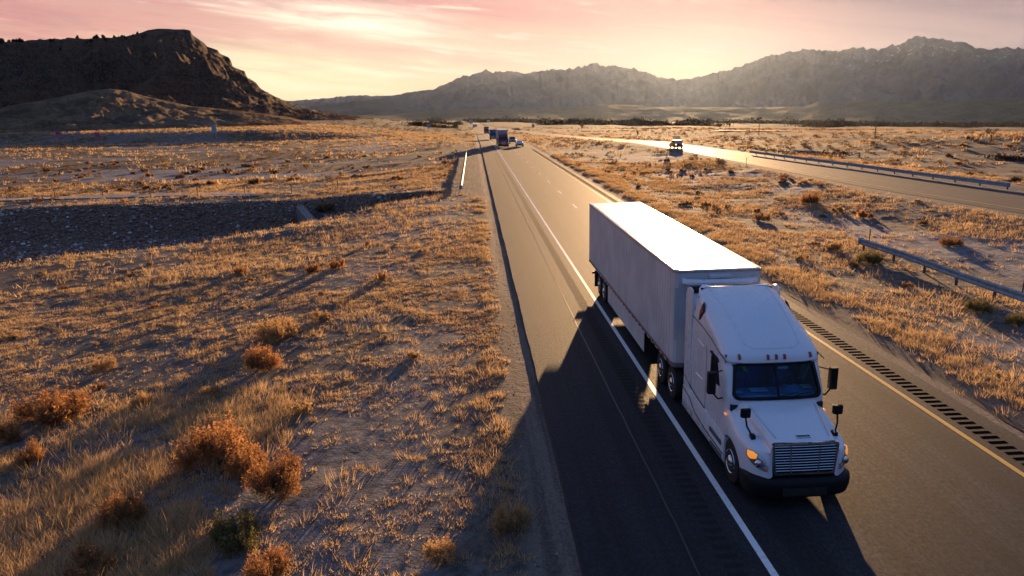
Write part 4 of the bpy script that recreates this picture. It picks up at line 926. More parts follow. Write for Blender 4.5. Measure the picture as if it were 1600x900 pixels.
# wheels
def wheel(cx_, u, s, dual=False, r=.52, parent=truck, hubm=None, sc_=1.):
    wd = .26; x = cx_
    mb = MB(); prof = [(r*.56, -wd/2), (r*.8, -wd/2-.01), (r*.95, -wd/2+.01), (r, -wd/2+.045), (r, wd/2-.045), (r*.95, wd/2-.01), (r*.8, wd/2+.01), (r*.56, wd/2), (r*.56, -wd/2)]
    mb.lathe(prof, (x, u, r), 'x', 40)
    if dual: mb.lathe(prof, (x-s*.33, u, r), 'x', 32)
    t_ = mb.build('wheel', M_RUB, parent, smooth=True)
    mb = MB(); q = [(r*.57, 0), (r*.55, .02), (r*.50, .0), (r*.44, -.06), (r*.32, -.10 if dual else -.02), (r*.28, -.10 if dual else .01), (r*.27, .02), (r*.18, .06), (.01, .065)]
    mb.lathe([(a, s*(b+wd/2-.005)) for a, b in q], (x, u, r), 'x', 32)
    for k in range(10): a = 2*math.pi*k/10; mb.lathe([(.018, 0), (.018, s*.03), (.001, s*.035)], (x+s*(wd/2-(.11 if dual else .02)), u+r*.38*math.cos(a), r+r*.38*math.sin(a)), 'x', 6)
    mb.build('rim', hubm or M_ALU, t_, smooth=True)
for s in (-1, 1):
    wheel(s*1.06, HUB, s)
    for u in (6.95, 8.28): wheel(s*1.08, u, s, True)
    for u in (18.75, 20.05): wheel(s*1.10, u, s, True)
mb = MB()
for s in (-1, 1): mb.box(s*.43-.05, s*.43+.05, .6, 9.3, .78, 1.02); mb.box(s*.9-.18, s*.9+.18, 3.3, 5.3, .42, .95); 
for u in (1.70, 6.95, 8.28, 18.75, 20.05): mb.box(-1.0, 1.0, u-.06, u+.06, .46, .58)
mb.box(-.5, .5, 7.2, 8.1, 1.0, 1.12); mb.box(-.45, .45, 18, 20.8, .6, 1.1)
mb.box(-.48, .48, 1.1, 4.6, .34, .85); mb.box(-.9, -.5, 3.3, 5.3, .34, .9); mb.box(.5, .9, 3.3, 5.3, .34, .9); mb.box(-.35, .35, 4.6, 9.0, .45, .8)  # engine, gearbox and tank masses, added to block sunlight under the truck
mb.build('chassis', M_DARK, truck)
for s in (-1, 1):
    for u, z0, z1 in ((9.35, .25, 1.0), (20.78, .25, 1.05)): mb = MB(); mb.box(s*1.05-.28, s*1.05+.28, u, u+.015, z0, z1); mb.build('mud_flap', M_RUB, truck)
# trailer: body with pressed side panels, rails, roof, nose
T0, T1, TW, ZB, ZT = 6.57, 22.72, 1.30, 1.12, 4.10
tr_ = MB(); prof = []
side = [(T0+.16, TW), (T0+.16+.02, TW)]
nr = 52; L_ = T1-T0-.2
pts = []
for k in range(nr):
    a = T0+.22+L_*k/nr; st_ = L_/nr; pts += [(a, TW), (a+st_*.78, TW), (a+st_*.82, TW-.03), (a+st_*.94, TW-.03)]
Ls = [(-x, u) for u, x in pts[::-1]]; Rs = [(x, u) for u, x in pts]
nose = [(-TW, T0+.20), (-TW+.02, T0+.10), (-TW+.10, T0+.02), (-TW+.22, T0), (TW-.22, T0), (TW-.10, T0+.02), (TW-.02, T0+.10), (TW, T0+.20)]
outl = Ls+nose+Rs+[(TW, T1), (-TW, T1)]
tr_.loft([[(x, u, z) for x, u in outl] for z in (ZB+.14, ZT-.07)])
trb = tr_.build('trailer_body', M_TRAIL, truck)
def trim(z0, z1, o_, name, m_, par=trb, bev=.01):
    P = [(-TW-o_, T1+o_), (-TW-o_, T0+.20), (-TW-o_+.03, T0+.09-o_*.5), (-TW+.11, T0-o_+.01), (-TW+.22, T0-o_), (TW-.22, T0-o_), (TW-.11, T0-o_+.01), (TW+o_-.03, T0+.09-o_*.5), (TW+o_, T0+.20), (TW+o_, T1+o_)]
    mb = MB(); mb.loft([[(x, u, z) for x, u in P] for z in (z0, z1)]); return mb.build(name, m_, par, bevel=bev)
trim(ZB, ZB+.15, .012, 'bottom_rail', M_RAIL); trim(ZT-.075, ZT-.012, .016, 'top_rail', mat('top_rail_aluminium', (.42, .40, .38), .4, .5))
mb = MB(); P = [(-TW+.02, T1-.02), (-TW+.02, T0+.2), (-TW+.14, T0+.04), (TW-.14, T0+.04), (TW-.02, T0+.2), (TW-.02, T1-.02)]
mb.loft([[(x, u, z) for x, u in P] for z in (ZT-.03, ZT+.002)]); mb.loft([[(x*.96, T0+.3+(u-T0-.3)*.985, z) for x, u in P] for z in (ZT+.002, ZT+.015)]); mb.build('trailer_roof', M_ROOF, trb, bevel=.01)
for s in (-1, 1):
    mb = MB(); k = 0; u = T0+.4
    while u < T1-.4: mb.box(min(s*(TW+.0125), s*(TW+.016)), max(s*(TW+.0125), s*(TW+.016)), u, u+.28, ZB+.012, ZB+.045, k % 2); u += .28; k += 1
    mb.build('reflective_tape', [M_RED, M_TRAIL], trb)
    mb = MB()
    for q in range(52): 
        for zz_ in (ZB+.2, ZT-.12): mb.box(min(s*(TW-.002), s*(TW+.006)), max(s*(TW-.002), s*(TW+.006)), T0+.24+q*L_/nr+.05, T0+.24+q*L_/nr+.075, zz_, zz_+.025)
    mb.build('rivet_row', M_RAIL, trb)
    for k in range(17):
        u = T0+.55+k*(T1-T0-1.)/16; mb = MB(); mb.box(min(s*(TW+.013), s*(TW+.035)), max(s*(TW+.013), s*(TW+.035)), u-.045, u+.045, ZB+.055, ZB+.10); mb.build('side_marker', M_RED, trb)
    mb = MB(); mb.prism([(10.5, 1.10), (17.55, 1.10), (17.55, .32), (10.5, .32)], 'x', s*1.235, s*1.26); mb.build('side_skirt', M_TRAIL, truck, bevel=.006)
    mb = MB(); mb.box(s*.85-.07, s*.85+.07, 9.95, 10.1, .32, 1.12); mb.box(s*.85-.15, s*.85+.15, 9.9, 10.15, .28, .32); mb.build('landing_leg', M_DARK, truck)
    mb = MB(); mb.box(s*.5-.05, s*.5+.05, T1-.12, T1-.02, .5, 1.12); mb.build('bumper_strut', M_DARK, truck)
    mb = MB(); mb.box(min(s*1.18, s*1.30), max(s*1.18, s*1.30), T0-.012, T0-.004, 2.0, 3.6); 
    mb.build('corner_post', M_TRAIL, trb)
mb = MB(); mb.box(-1.15, 1.15, T1-.13, T1-.03, .48, .6); mb.build('rear_bumper', M_RAIL, truck)
# refrigeration unit on the trailer nose
mb = MB()
for z, o_, hw_ in ((2.2, .30, .92), (2.3, .36, .97), (3.35, .36, .97), (3.5, .30, .95), (3.52, .08, .9)): pass
mb.loft([[(x, T0-d_*o_, z) for x, d_ in ((-hw_, 0), (-hw_, .55), (-hw_+.22, 1), (hw_-.22, 1), (hw_, .55), (hw_, 0))] for z, o_, hw_ in ((2.2, .28, .92), (2.28, .36, .97), (3.42, .36, .97), (3.5, .32, .95))])
ru = mb.build('refrigeration_unit', M_WHITE, truck, smooth=True, bevel=.02)
mb = MB(); pth = [(-1.12, T0-.05, 3.80), (-1.0, T0-.26, 3.81), (-.62, T0-.42, 3.82), (0, T0-.44, 3.82), (.62, T0-.42, 3.82), (1.0, T0-.26, 3.81), (1.12, T0-.05, 3.80)]
rr_ = []
for (x, u, z) in pth:
    rr_.append([(x, u-.07, z+.02), (x*.99, u-.02, z+.07), (x*.95, u+.10, z+.075), (x*.95, u+.12, z-.02), (x, u-.02, z-.08), (x, u-.07, z-.05)])
mb.loft(rr_); mb.build('unit_cowl', M_WHITE, ru, smooth=True)
mb = MB(); mb.box(-.85, .85, T0-.34, T0-.01, 3.50, 3.62); mb.build('unit_fan_tray', M_DARK, ru)
mb = MB(); mb.box(-.32, .32, T0-.14, T0-.01, 3.88, 3.97); mb.build('unit_bracket', M_TRAIL, ru, bevel=.01)
mb = MB(); mb.tube([(-.3, 5.15, 1.2), (-.4, 5.7, .95), (-.2, 6.3, 1.1), (-.3, T0, 1.35)], .02); mb.tube([(.1, 5.15, 1.2), (.2, 5.7, 1.0), (.1, 6.2, 1.1), (.1, T0, 1.35)], .02); mb.build('air_hose', M_RED, truck)
# roof rear lip with the dark gap
mb = MB(); mb.box(-.98, .98, 5.1, 5.16, 3.2, 3.93); mb.build('rear_wall_gap', M_DARK, truck)

# ------------------------------------------------------------------ the driver, seated behind the wheel
def skin_figure(name, joints, bones, mats, loc=(0, 0, 0), matf=None):
    me = bpy.data.meshes.new(name); me.from_pydata([j[:3] for j in joints], bones, [])
    o = bpy.data.objects.new(name, me); C.objects.link(o); o.location = loc
    sk = o.modifiers.new('skin', 'SKIN'); 
    for i, j in enumerate(joints): me.skin_vertices[0].data[i].radius = (j[3], j[4] if len(j) > 4 else j[3])
    me.skin_vertices[0].data[0].use_root = True
    sb = o.modifiers.new('sub', 'SUBSURF'); sb.levels = 2; sb.render_levels = 2
    dg = bpy.context.evaluated_depsgraph_get(); dg.update(); ev = o.evaluated_get(dg); m2 = bpy.data.meshes.new_from_object(ev)
    o.modifiers.clear(); o.data = m2; m2.materials.clear()
    for m in mats: m2.materials.append(m)
    for p in m2.polygons:
        p.use_smooth = True
        if matf: p.material_index = matf(p.center)
    return o
M_SKIN = mat('skin', (.42, .25, .17), .55, var=.05); M_SHIRT = mat('blue_shirt', (.06, .12, .28), .85); M_HAIR = mat('dark_hair', (.02, .015, .012), .8); M_JEAN = mat('dark_trousers', (.03, .035, .05), .9)
J = [(0, .10, .0, .16, .13), (0, .12, .25, .16, .12), (0, .10, .44, .17, .11), (0, .07, .56, .06, .06), (0, .03, .66, .075, .09), (0, .02, .76, .085, .10), (0, .03, .84, .05, .06),
     (-.19, .10, .46, .06), (-.26, -.08, .25, .045), (-.16, -.30, .30, .032), (-.12, -.38, .32, .035),
     (.19, .10, .46, .06), (.26, -.08, .25, .045), (.16, -.30, .30, .032), (.12, -.38, .32, .035),
     (-.12, -.32, .02, .08), (-.13, -.45, -.35, .05), (.12, -.32, .02, .08), (.13, -.45, -.35, .05), (0, -.07, .70, .02)]
Bn = [(0, 1), (1, 2), (2, 3), (3, 4), (4, 5), (5, 6), (2, 7), (7, 8), (8, 9), (9, 10), (2, 11), (11, 12), (12, 13), (13, 14), (0, 15), (15, 16), (0, 17), (17, 18), (4, 19)]
pos = Vector((7.05+.58, 14+3.08, 1.66))
person = skin_figure('person', J, Bn, [M_SHIRT, M_SKIN, M_JEAN], pos, lambda c: 1 if c.z > .56 or (c.y < -.22 and c.z > .2) else (2 if c.z < .06 else 0))
tag(person, 'driver in a dark blue shirt holding the steering wheel of the white truck', 'person')
mb = MB(); mb.lathe([(.001, .125), (.06, .11), (.095, .06), (.102, .0), (.095, -.05)], (0, .045, .79), 'z', 20); hr = mb.build('hair', M_HAIR, person, smooth=True)
for s in (-1, 1):
    mb = MB(); mb.lathe([(.001, -.012), (.012, -.008), (.014, .0)], (s*.035, -.065, .745), 'y', 10); mb.build('eye', M_BLACK, person)
    mb = MB()
    for k in range(4): mb.tube([(s*(.115+.0*k), -.385, .345-.018*k), (s*(.10), -.425, .347-.018*k), (s*(.085), -.425, .343-.018*k), (s*.08, -.40, .34-.018*k)], [.009, .0085, .008, .006], 6)
    mb.tube([(s*.12, -.36, .34), (s*.095, -.375, .362), (s*.075, -.39, .365)], [.011, .010, .007], 6); mb.build('fingers', M_SKIN, person, smooth=True)

# ------------------------------------------------------------------ other vehicles
def rig_vehicle(p, cab, box, label, wd=2.5, ht=4.0, L=19., cabz=2.9, name='semi_truck', long_nose=True):
    t = thing(name, p, label, 'truck'); b0 = 5.2 if long_nose else 2.4
    hw_ = wd/2; c0 = 1.9 if long_nose else .2
    mb = MB(); mb.loft([[(-hw_+.12*(z > 2.4), c0+dz, z), (hw_-.12*(z > 2.4), c0+dz, z), (hw_-.12*(z > 2.4), b0-.3, z), (-hw_+.12*(z > 2.4), b0-.3, z)] for z, dz in ((.7, 0), (1.8, 0), (2.5, .35), (cabz, .6), (cabz+.35, 1.2))]); cb = mb.build('cab', cab, t, bevel=.06)
    mb = MB(); mb.loft([[(-hw_*.84, c0+.03+.0, 1.78), (hw_*.84, c0+.03, 1.78), (hw_*.84, c0-.04, 1.78), (-hw_*.84, c0-.04, 1.78)], [(-hw_*.78, c0+.38, 2.5), (hw_*.78, c0+.38, 2.5), (hw_*.78, c0+.28, 2.5), (-hw_*.78, c0+.28, 2.5)]]); mb.build('windshield', M_WIN, cb)
    if long_nose:
        mb = MB(); mb.loft([[(-w_, u, .75), (w_, u, .75), (w_, u, z), (-w_, u, z)] for u, w_, z in ((.15, .62, 1.5), (.9, .75, 1.65), (1.95, .95, 1.8))]); mb.loft([[(-hw_+.02, u, .8), (hw_-.02, u, .8), (hw_-.06, u, 1.2), (-hw_+.06, u, 1.2)] for u in (.4, 1.9)]); mb.build('hood', cab, t, bevel=.06)
    f0 = .1 if long_nose else .16
    mb = MB(); mb.box(-.5, .5, f0, f0+.06, .75, 1.4); mb.build('grille', M_CHROME, t)
    mb = MB(); mb.box(-hw_, hw_, f0-.12, f0+.25, .3, .72); mb.build('bumper', M_BLACK if cab is not M_RUST_RED else cab, t, bevel=.04)
    for s in (-1, 1):
        mb = MB(); mb.box(s*.88-.16, s*.88+.16, f0+.1 if long_nose else f0-.02, f0+.4, .85, 1.1); mb.build('headlight', M_LENS, t, bevel=.03)
        mb = MB(); mb.box(s*(hw_+.22)-.08, s*(hw_+.22)+.08, c0+.1, c0+.2, 1.7, 2.3); mb.tube([(s*(hw_-.05), c0+.2, 1.9), (s*(hw_+.2), c0+.15, 1.9)], .03); mb.build('door_mirror', M_BLACK, t)
        for u in ((1.2, 6.4, 7.6, L-2.6, L-1.4) if L > 12 else (1.3, L-2.)):
            mb = MB(); mb.lathe([(.2, -.14), (.5, -.14), (.5, .14), (.2, .14)], (s*(hw_-.16), u, .5), 'x', 16); wv_ = mb.build('wheel', M_RUB, t); mb = MB(); mb.lathe([(.28, s*.12), (.26, s*.15), (.05, s*.16)], (s*(hw_-.16), u, .5), 'x', 14); mb.build('rim', M_ALU, wv_)
    mb = MB(); mb.box(-hw_, hw_, b0+.2 if L > 12 else b0-.1, L, 1.1, ht); bx_ = mb.build('cargo_box', box, t, bevel=.04)
    mb = MB(); mb.box(-hw_-.01, hw_+.01, b0+.25 if L > 12 else b0-.05, L+.01, 1.1, 1.25); mb.box(-.5, .5, .8, L-.5, .6, 1.08); mb.build('frame_rail', M_DARK, t)
    return t
M_RUST_RED = mat('dark_red_paint', (.16, .012, .018), .35, coat=.4); M_BLUE = mat('blue_paint', (.05, .13, .24), .5); M_BOXW = mat('box_white', (.42, .40, .40), .6); M_CARW = mat('car_white', (.55, .60, .66), .3, coat=.5); M_CARS = mat('car_blue_grey', (.12, .22, .30), .3, coat=.5)
def road_at(x, y): return Vector((x, y, ZR(x, y)))
rig_vehicle(road_at(7.35, 182.), M_RUST_RED, M_BOXW, 'dark red semi truck with a white box trailer following far behind the white truck', ht=4.1)
rig_vehicle(road_at(7.05, 262.), M_BLUE, M_BLUE, 'blue box truck driving behind the dark red semi truck', wd=2.4, ht=3.4, L=8.5, cabz=2.4, name='box_truck', long_nose=False)
rig_vehicle(road_at(7.1, 395.), M_RUST_RED, M_RUST_RED, 'tiny red truck farthest away on the oncoming highway', wd=2.5, ht=3.6, L=9., cabz=2.5, name='box_truck', long_nose=False)
def car(p, body, label, suv=True, rear=False, name='car', pick=False, rz=0., cat='car'):
    t = thing(name, p, label, cat, rz=rz); h = 1.75 if suv else 1.45; L = 4.8; w_ = .93
    prof = [(0.02, .45), (.05, .85), (.35, .98), (1.15, 1.08), (1.9, h-.08), (2.3, h), (3.9 if suv and not pick else 3.3, h-.02), (4.5 if not pick else 3.4, 1.12), (4.75, 1.02), (4.8, .5), (4.6, .3), (.2, .3)]
    mb = MB(); rr = []
    for x, k in ((-w_, .93), (-w_+.06, .985), (-w_+.18, 1.), (w_-.18, 1.), (w_-.06, .985), (w_, .93)):
        rr.append([(x if z < 1.05 else x*.86, 2.4+(u-2.4)*k, .3+(z-.3)*(.97 if abs(x) > w_-.1 else 1)) for u, z in prof])
    mb.loft(rr); b = mb.build('body', body, t, smooth=True, bevel=.03)
    mb = MB(); mb.loft([[(-w_*.80, 1.12, 1.10), (w_*.80, 1.12, 1.10), (w_*.80, 1.17, 1.08), (-w_*.80, 1.17, 1.08)], [(-w_*.70, 1.80, h-.14), (w_*.70, 1.80, h-.14), (w_*.70, 1.9, h-.14), (-w_*.70, 1.9, h-.14)]]); mb.build('windshield', M_WIN, b)
    mb = MB(); e = 3.42 if pick else 4.55
    mb.loft([[(-w_*.78, e+.01, 1.12), (w_*.78, e+.01, 1.12), (w_*.78, e-.1, 1.12), (-w_*.78, e-.1, 1.12)], [(-w_*.70, e-.40, h-.16), (w_*.70, e-.40, h-.16), (w_*.7, e-.5, h-.16), (-w_*.7, e-.5, h-.16)]]); mb.build('rear_window', M_WIN, b)
    for s in (-1, 1):
        mb = MB(); mb.prism([(1.35, 1.1), (1.95, h-.16), (3.2 if pick else 3.9, h-.16), (3.3 if pick else 4.2, 1.12)], 'x', s*w_*.80, s*(w_*.87+.005)); mb.build('side_window', M_WIN, b)
        mb = MB(); mb.box(s*.66-.17, s*.66+.17, -.01, .08, .66, .82); mb.build('headlight', M_LENS, b)
        mb = MB(); mb.box(s*.76-.10, s*.76+.10, 4.72, 4.83, .75, 1.0); mb.build('tail_light', M_TAIL if rear else M_RED, b)
        mb = MB(); mb.box(s*1.02-.09, s*1.02+.09, 1.5, 1.6, 1.05, 1.22); mb.build('door_mirror', body, b)
        for u in (.95, 3.85): mb = MB(); mb.lathe([(.2, -.11), (.35, -.11), (.35, .11), (.2, .11)], (s*.84, u, .35), 'x', 16); wv_ = mb.build('wheel', M_RUB, t); mb = MB(); mb.lathe([(.22, s*.1), (.2, s*.12), (.03, s*.12)], (s*.84, u, .35), 'x', 12); mb.build('rim', M_ALU, wv_)
    mb = MB(); mb.box(-.4, .4, -.02, .03, .5, .72); mb.build('grille', M_BLACK, b)
    return t
M_TAIL = mat('tail_lamp_pale', (.8, .5, .3), .3, var=0, emit=(1., .62, .28, 1.6))  # pale emissive colour for the bright spots at the pickup's rear
car(road_at(11.45, 183.5), M_CARW, 'white car in the passing lane, the nearer of two beside the dark red semi truck', suv=False)
car(road_at(11.15, 212.), M_CARS, 'blue-grey sport utility car behind the white car in the passing lane')
car(road_at(11.2, 330.), M_CARS, 'tiny grey car in the passing lane far beyond the blue box truck', suv=False)
p = hit(1051, 231.5); fn_, ff_ = fcar(p.y)
dxy = (fcar(p.y+6)[0]-fcar(p.y-6)[0])/12
pk = car(Vector((p.x, p.y, .03)), mat('maroon_paint', (.20, .025, .02), .35, coat=.4), 'maroon pickup with pale tail lamps alone on the far carriageway', rear=True, pick=True, name='pickup_truck', rz=math.pi-math.atan(dxy), cat='pickup')
pk.scale = (.98, .98, .98)
mb = MB(); mb.box(-.78, .78, 3.5, 4.7, 1.02, 1.78); mb.build('bed_cap', M_BOXW, pk, bevel=.08)
p = hit(834, 198.5); x_ = (fcar(p.y)[0]+fcar(p.y)[1])/2
rig_vehicle(Vector((p.x, p.y+6, ZR(p.x, p.y)+.03)), M_BLUE, mat('pale_blue_box', (.25, .42, .55), .5), 'pale blue truck in the far distance on the far carriageway', wd=2.5, ht=3.4, L=8., cabz=2.4, name='box_truck', long_nose=False)

# ------------------------------------------------------------------ guardrails
M_GALV = mat('galvanised_steel', (.20, .32, .42), .5, .35, var=.2, scale=3); M_POST = mat('weathered_post', (.10, .075, .055), .9); M_YEL = mat('yellow_reflector', (.85, .48, .03), .5, var=0)
WB = [(0, -.155), (.015, -.15), (.075, -.12), (.08, -.07), (.02, -.02), (.02, .02), (.08, .07), (.075, .12), (.015, .15), (0, .155), (-.004, .15), (.06, .115), (.065, .075), (.004, .025), (.004, -.025), (.065, -.075), (.06, -.115), (-.004, -.15)]
def guardrail(P, label, side=1, step=1.9, name='guardrail', posts=True, zf=None, endcap=True):
    P = [Vector(p) for p in P]; t = thing(name, P[0], label, 'guardrail'); o0 = P[0]
    L = [0]
    for a, b in zip(P, P[1:]): L.append(L[-1]+(b-a).length)
    def at(s_):
        j = min(max(i for i in range(len(P)-1) if L[i] <= s_+1e-6), len(P)-2); f_ = (s_-L[j])/(L[j+1]-L[j]); return P[j].lerp(P[j+1], f_), (P[j+1]-P[j]).normalized()
    mb = MB(); rr = []; n = max(2, int(L[-1]/2.))
    for k in range(n+1):
        q, d = at(L[-1]*k/n); nrm = Vector((d.y, -d.x, 0)).normalized()*side; rr.append([tuple(q-o0+nrm*(a+.08)+Vector((0, 0, .60+b*1.35))) for a, b in WB])
    mb.loft(rr); mb.build('rail', M_GALV, t, smooth=True)
    k = .15
    while k < L[-1]:
        q, d = at(k); nrm = Vector((d.y, -d.x, 0)).normalized()*side; c = q-o0; mb = MB(); gz = float(H(q.x, q.y))-q.z if zf is None else zf
        for (a0, a1, b_, z0, z1) in ((-.10, .0, .05, gz-.2, .76), (.0, .09, .045, .45, .74)):
            vs = [tuple(c+nrm*a+d*b+Vector((0, 0, z))) for z in (z0, z1) for a, b in ((a0, -b_), (a1, -b_), (a1, b_), (a0, b_))]
            mb.add(vs, [(0, 1, 2, 3), (4, 5, 6, 7), (0, 1, 5, 4), (1, 2, 6, 5), (2, 3, 7, 6), (3, 0, 4, 7)])
        mb.build('post', M_POST if step > 1.8 else M_GALV, t); k += step
    if endcap:
        q, d = P[0]-o0, (P[1]-P[0]).normalized(); nrm = Vector((d.y, -d.x, 0)).normalized()*side; mb = MB()
        vs = [tuple(q+nrm*a-d*b+Vector((0, 0, z))) for z in (.40, .82) for a, b in ((-.12, .0), (.22, .0), (.22, .10), (-.12, .10))]; mb.add(vs, [(0, 1, 2, 3), (4, 5, 6, 7), (0, 1, 5, 4), (1, 2, 6, 5), (2, 3, 7, 6), (3, 0, 4, 7)]); mb.build('end_terminal', M_GALV, t, bevel=.02)
    return t
def gp(px, py, z=.6): q = hit(px, py, z); return Vector((q.x, q.y, q.z-z))
guardrail([gp(1347, 377), gp(1420, 400), gp(1500, 430), gp(1600, 464), gp(1700, 500), gp(1800, 534)], 'blue-grey steel guardrail standing in the median at the right edge', side=1, step=3.1)
guardrail([gp(1576, 289), gp(1500, 279.5), gp(1420, 269), gp(1330, 257), gp(1260, 248.5), gp(1210, 242), gp(1172, 237)], 'long steel guardrail running along the outer side of the far carriageway', side=-1, step=3.8)
guardrail([Vector((-1.62, y, 0)) for y in (82, 100, 130, 158)], 'short steel guardrail beside the gravel pull-off left of the highway', side=1, step=3.8)
q = gp(1262, 236, .6); guardrail([gp(1241, 236), gp(1283, 238)], 'short isolated piece of guardrail on the plain beyond the far carriageway', side=1, step=2.5)
def delineator(p, h, label, col=None, w_=.09, name='delineator_post', cat='marker post', group=None):
    t = thing(name, p, label, cat, group); mb = MB(); mb.box(-.03, .03, -.015, .015, -.2, h); mb.build('post', M_POST, t); mb = MB(); mb.box(-w_/2, w_/2, -.03, -.018, h-.35, h+.02); mb.build('reflector', col or M_YEL, t); return t
delineator(hit(1357, 388), 1.25, 'yellow-topped marker post behind the near end of the median guardrail', w_=.11)
delineator(hit(1597, 462), 1.0, 'orange-topped marker post at the median guardrail by the right edge', w_=.11)
for px, py, lb in ((1166, 259, 'thin delineator post beside the near edge of the far carriageway'), (1420, 228, 'thin delineator post on the plain right of the far guardrail')):
    delineator(hit(px, py), 1.2, lb, M_BOXW)

# ------------------------------------------------------------------ signs
M_PINK = mat('pink_panel', (.62, .03, .12), .6, var=.1); M_ORANGE = mat('orange_sign', (.85, .22, .01), .5, var=0); M_SBLUE = mat('blue_sign', (.22, .42, .55), .5, var=.1); M_SGREEN = mat('green_sign', (.02, .22, .10), .5, var=.1); M_SWHITE = mat('white_sign', (.55, .60, .64), .5, var=.1)
def sign(px, py, hpx, wpx, ppx, m_, label, diamond=False, name='road_sign', col=None):
    p = hit(px, py); s = pscale(p); ph, hh, ww = ppx/s, hpx/s, wpx/s; t = thing(name, p, label, 'sign', rz=-math.atan2(p.x, p.y))
    mb = MB(); mb.tube([(0, 0, -.3), (0, 0, ph)], max(.04, .35/s), 6); mb.build('post', col or M_POST, t)
    mb = MB()
    if diamond: mb.prism([(0, ph-hh), (ww/2, ph-hh/2), (0, ph), (-ww/2, ph-hh/2)], 'y', -.14, -.08)
    else: mb.box(-ww/2, ww/2, -.14, -.08, ph-hh, ph)
    mb.build('panel', m_, t); return t
sign(92, 223, 5, 6, 17, M_PINK, 'leftmost pink marker on a thin pink pole beside the dirt road', col=M_PINK, name='marker_sign')
sign(154, 225, 5, 7, 17, M_PINK, 'pink marker on a thin pink pole, right of the leftmost one', col=M_PINK, name='marker_sign')
sign(336, 218, 11, 7, 21, M_SBLUE, 'upright pale blue sign beside the dirt road at left')
sign(670, 203.5, 5, 5, 9, M_SBLUE, 'small blue sign near the leafless tree left of the highway')
sign(676, 190.5, 3, 5, 7, M_SGREEN, 'small green sign beside the leafless tree')
sign(909, 202.5, 7, 7, 10, M_ORANGE, 'orange diamond sign at the far carriageway', diamond=True)
sign(996, 212, 4, 3, 8, M_SGREEN, 'small green sign beyond the far carriageway')
sign(736, 195, 6, 6, 8, M_SWHITE, 'white sign at the vanishing end of the highway, left side')
sign(742, 200.5, 4, 7, 6, M_SWHITE, 'low white sign beside the left shoulder far away')

# ------------------------------------------------------------------ utility poles
def pole(px, py, hpx, label):
    p = hit(px, py); s = pscale(p); h = hpx/s; t = thing('utility_pole', p, label, 'utility pole', 'utility poles on the plain', rz=-.5)
    mb = MB(); mb.tube([(0, 0, -.5), (0, 0, h)], [.15, .10], 8); mb.build('pole', M_POST, t)
    mb = MB(); mb.box(-1.1, 1.1, -.06, .06, h-.55, h-.42); mb.build('crossarm', M_POST, t)
    mb = MB()
    for x in (-1., -.35, .35, 1.): mb.lathe([(.05, 0), (.06, .1), (.02, .18)], (x, 0, h-.42), 'z', 6)
    mb.build('insulator', M_GREY, t)
pole(1185.5, 211, 29, 'utility pole farther from the right edge, under the glowing mountain slope')
pole(1367, 216, 34, 'tallest utility pole on the plain toward the right')
for px, py, h in ((519*2, 185, 0),): pass
def htrack(name, pts, wd, mtl, dz): track(name, [(hit(*q).x, hit(*q).y) for q in pts], wd, mtl, dz)
htrack('farm_road', [(1640, 208), (1500, 207.5), (1400, 207), (1300, 206), (1200, 205), (1120, 204.5)], 5., mat('farm_road_surface', (.30, .29, .30), .8), .25)
# ------------------------------------------------------------------ fence along the dirt track
posts = [(-30, 336), (48, 331), (106, 321), (159, 331), (210, 316), (275, 323), (330, 312), (400, 306)]
q0 = hit(48, 322); fence = thing('wire_fence', Vector((0, 0, 0)), 'old wire fence with thin wooden posts on the bank of the riprap channel', 'fence')
prev = None
fy = [(-68 + k*6.2) for k in range(9)]
for x_ in fy:
    yy_ = 99.5-.02*x_*0+ (.8*math.sin(x_)); p = on(x_, yy_); mb = MB(); mb.tube([tuple(p-Vector((0, 0, .3))), tuple(p+Vector((.03, 0, 1.25)))], .05, 6); mb.build('post', M_POST, fence)
    if prev is not None:
        mb = MB(); 
        for h in (.4, .75, 1.1): mb.tube([tuple(prev+Vector((0, 0, h))), tuple(p+Vector((0, 0, h)))], .008, 4)
        mb.build('wire', M_DARK, fence)
    prev = p

# ------------------------------------------------------------------ culvert mouth with its concrete wing walls
M_CONC = mat('concrete', (.16, .165, .17), .9, var=.25, scale=1.2, bump=.3, bscale=8)
cv_ = thing('concrete_culvert', Vector((0, 0, 0)), 'concrete culvert mouth with two sloping wing walls in the riprap channel', 'culvert')
def wall(a, b, za0, za1, zb0, zb1, th, name='wing_wall'):
    a, b = Vector((*a, 0)), Vector((*b, 0)); n_ = Vector((-(b-a).y, (b-a).x, 0)).normalized()*th; mb = MB()
    mb.add([(a.x, a.y, za0), (b.x, b.y, zb0), (b.x+n_.x, b.y+n_.y, zb0), (a.x+n_.x, a.y+n_.y, za0), (a.x, a.y, za1), (b.x, b.y, zb1), (b.x+n_.x, b.y+n_.y, zb1), (a.x+n_.x, a.y+n_.y, za1)],
           [(0, 3, 2, 1), (4, 5, 6, 7), (0, 1, 5, 4), (1, 2, 6, 5), (2, 3, 7, 6), (3, 0, 4, 7)]); return mb.build(name, M_CONC, cv_, bevel=.02)
def rz_(px, py, z): d = pxray(px, py); t = (z-CAMH)/d.z; return (d.x*t, d.y*t)
wall(rz_(462, 323, -1.9), rz_(486, 350, -1.9), -4.6, -1.75, -4.6, -1.95, .9)
wall(rz_(474, 322, -1.9), rz_(545, 343, -3.2), -4.8, -2.3, -4.8, -3.2, .5, 'apron')

wall(rz_(562, 316, -2.4), rz_(652, 298, -.8), -4.8, -1.5, -4.8, -.1, .35)
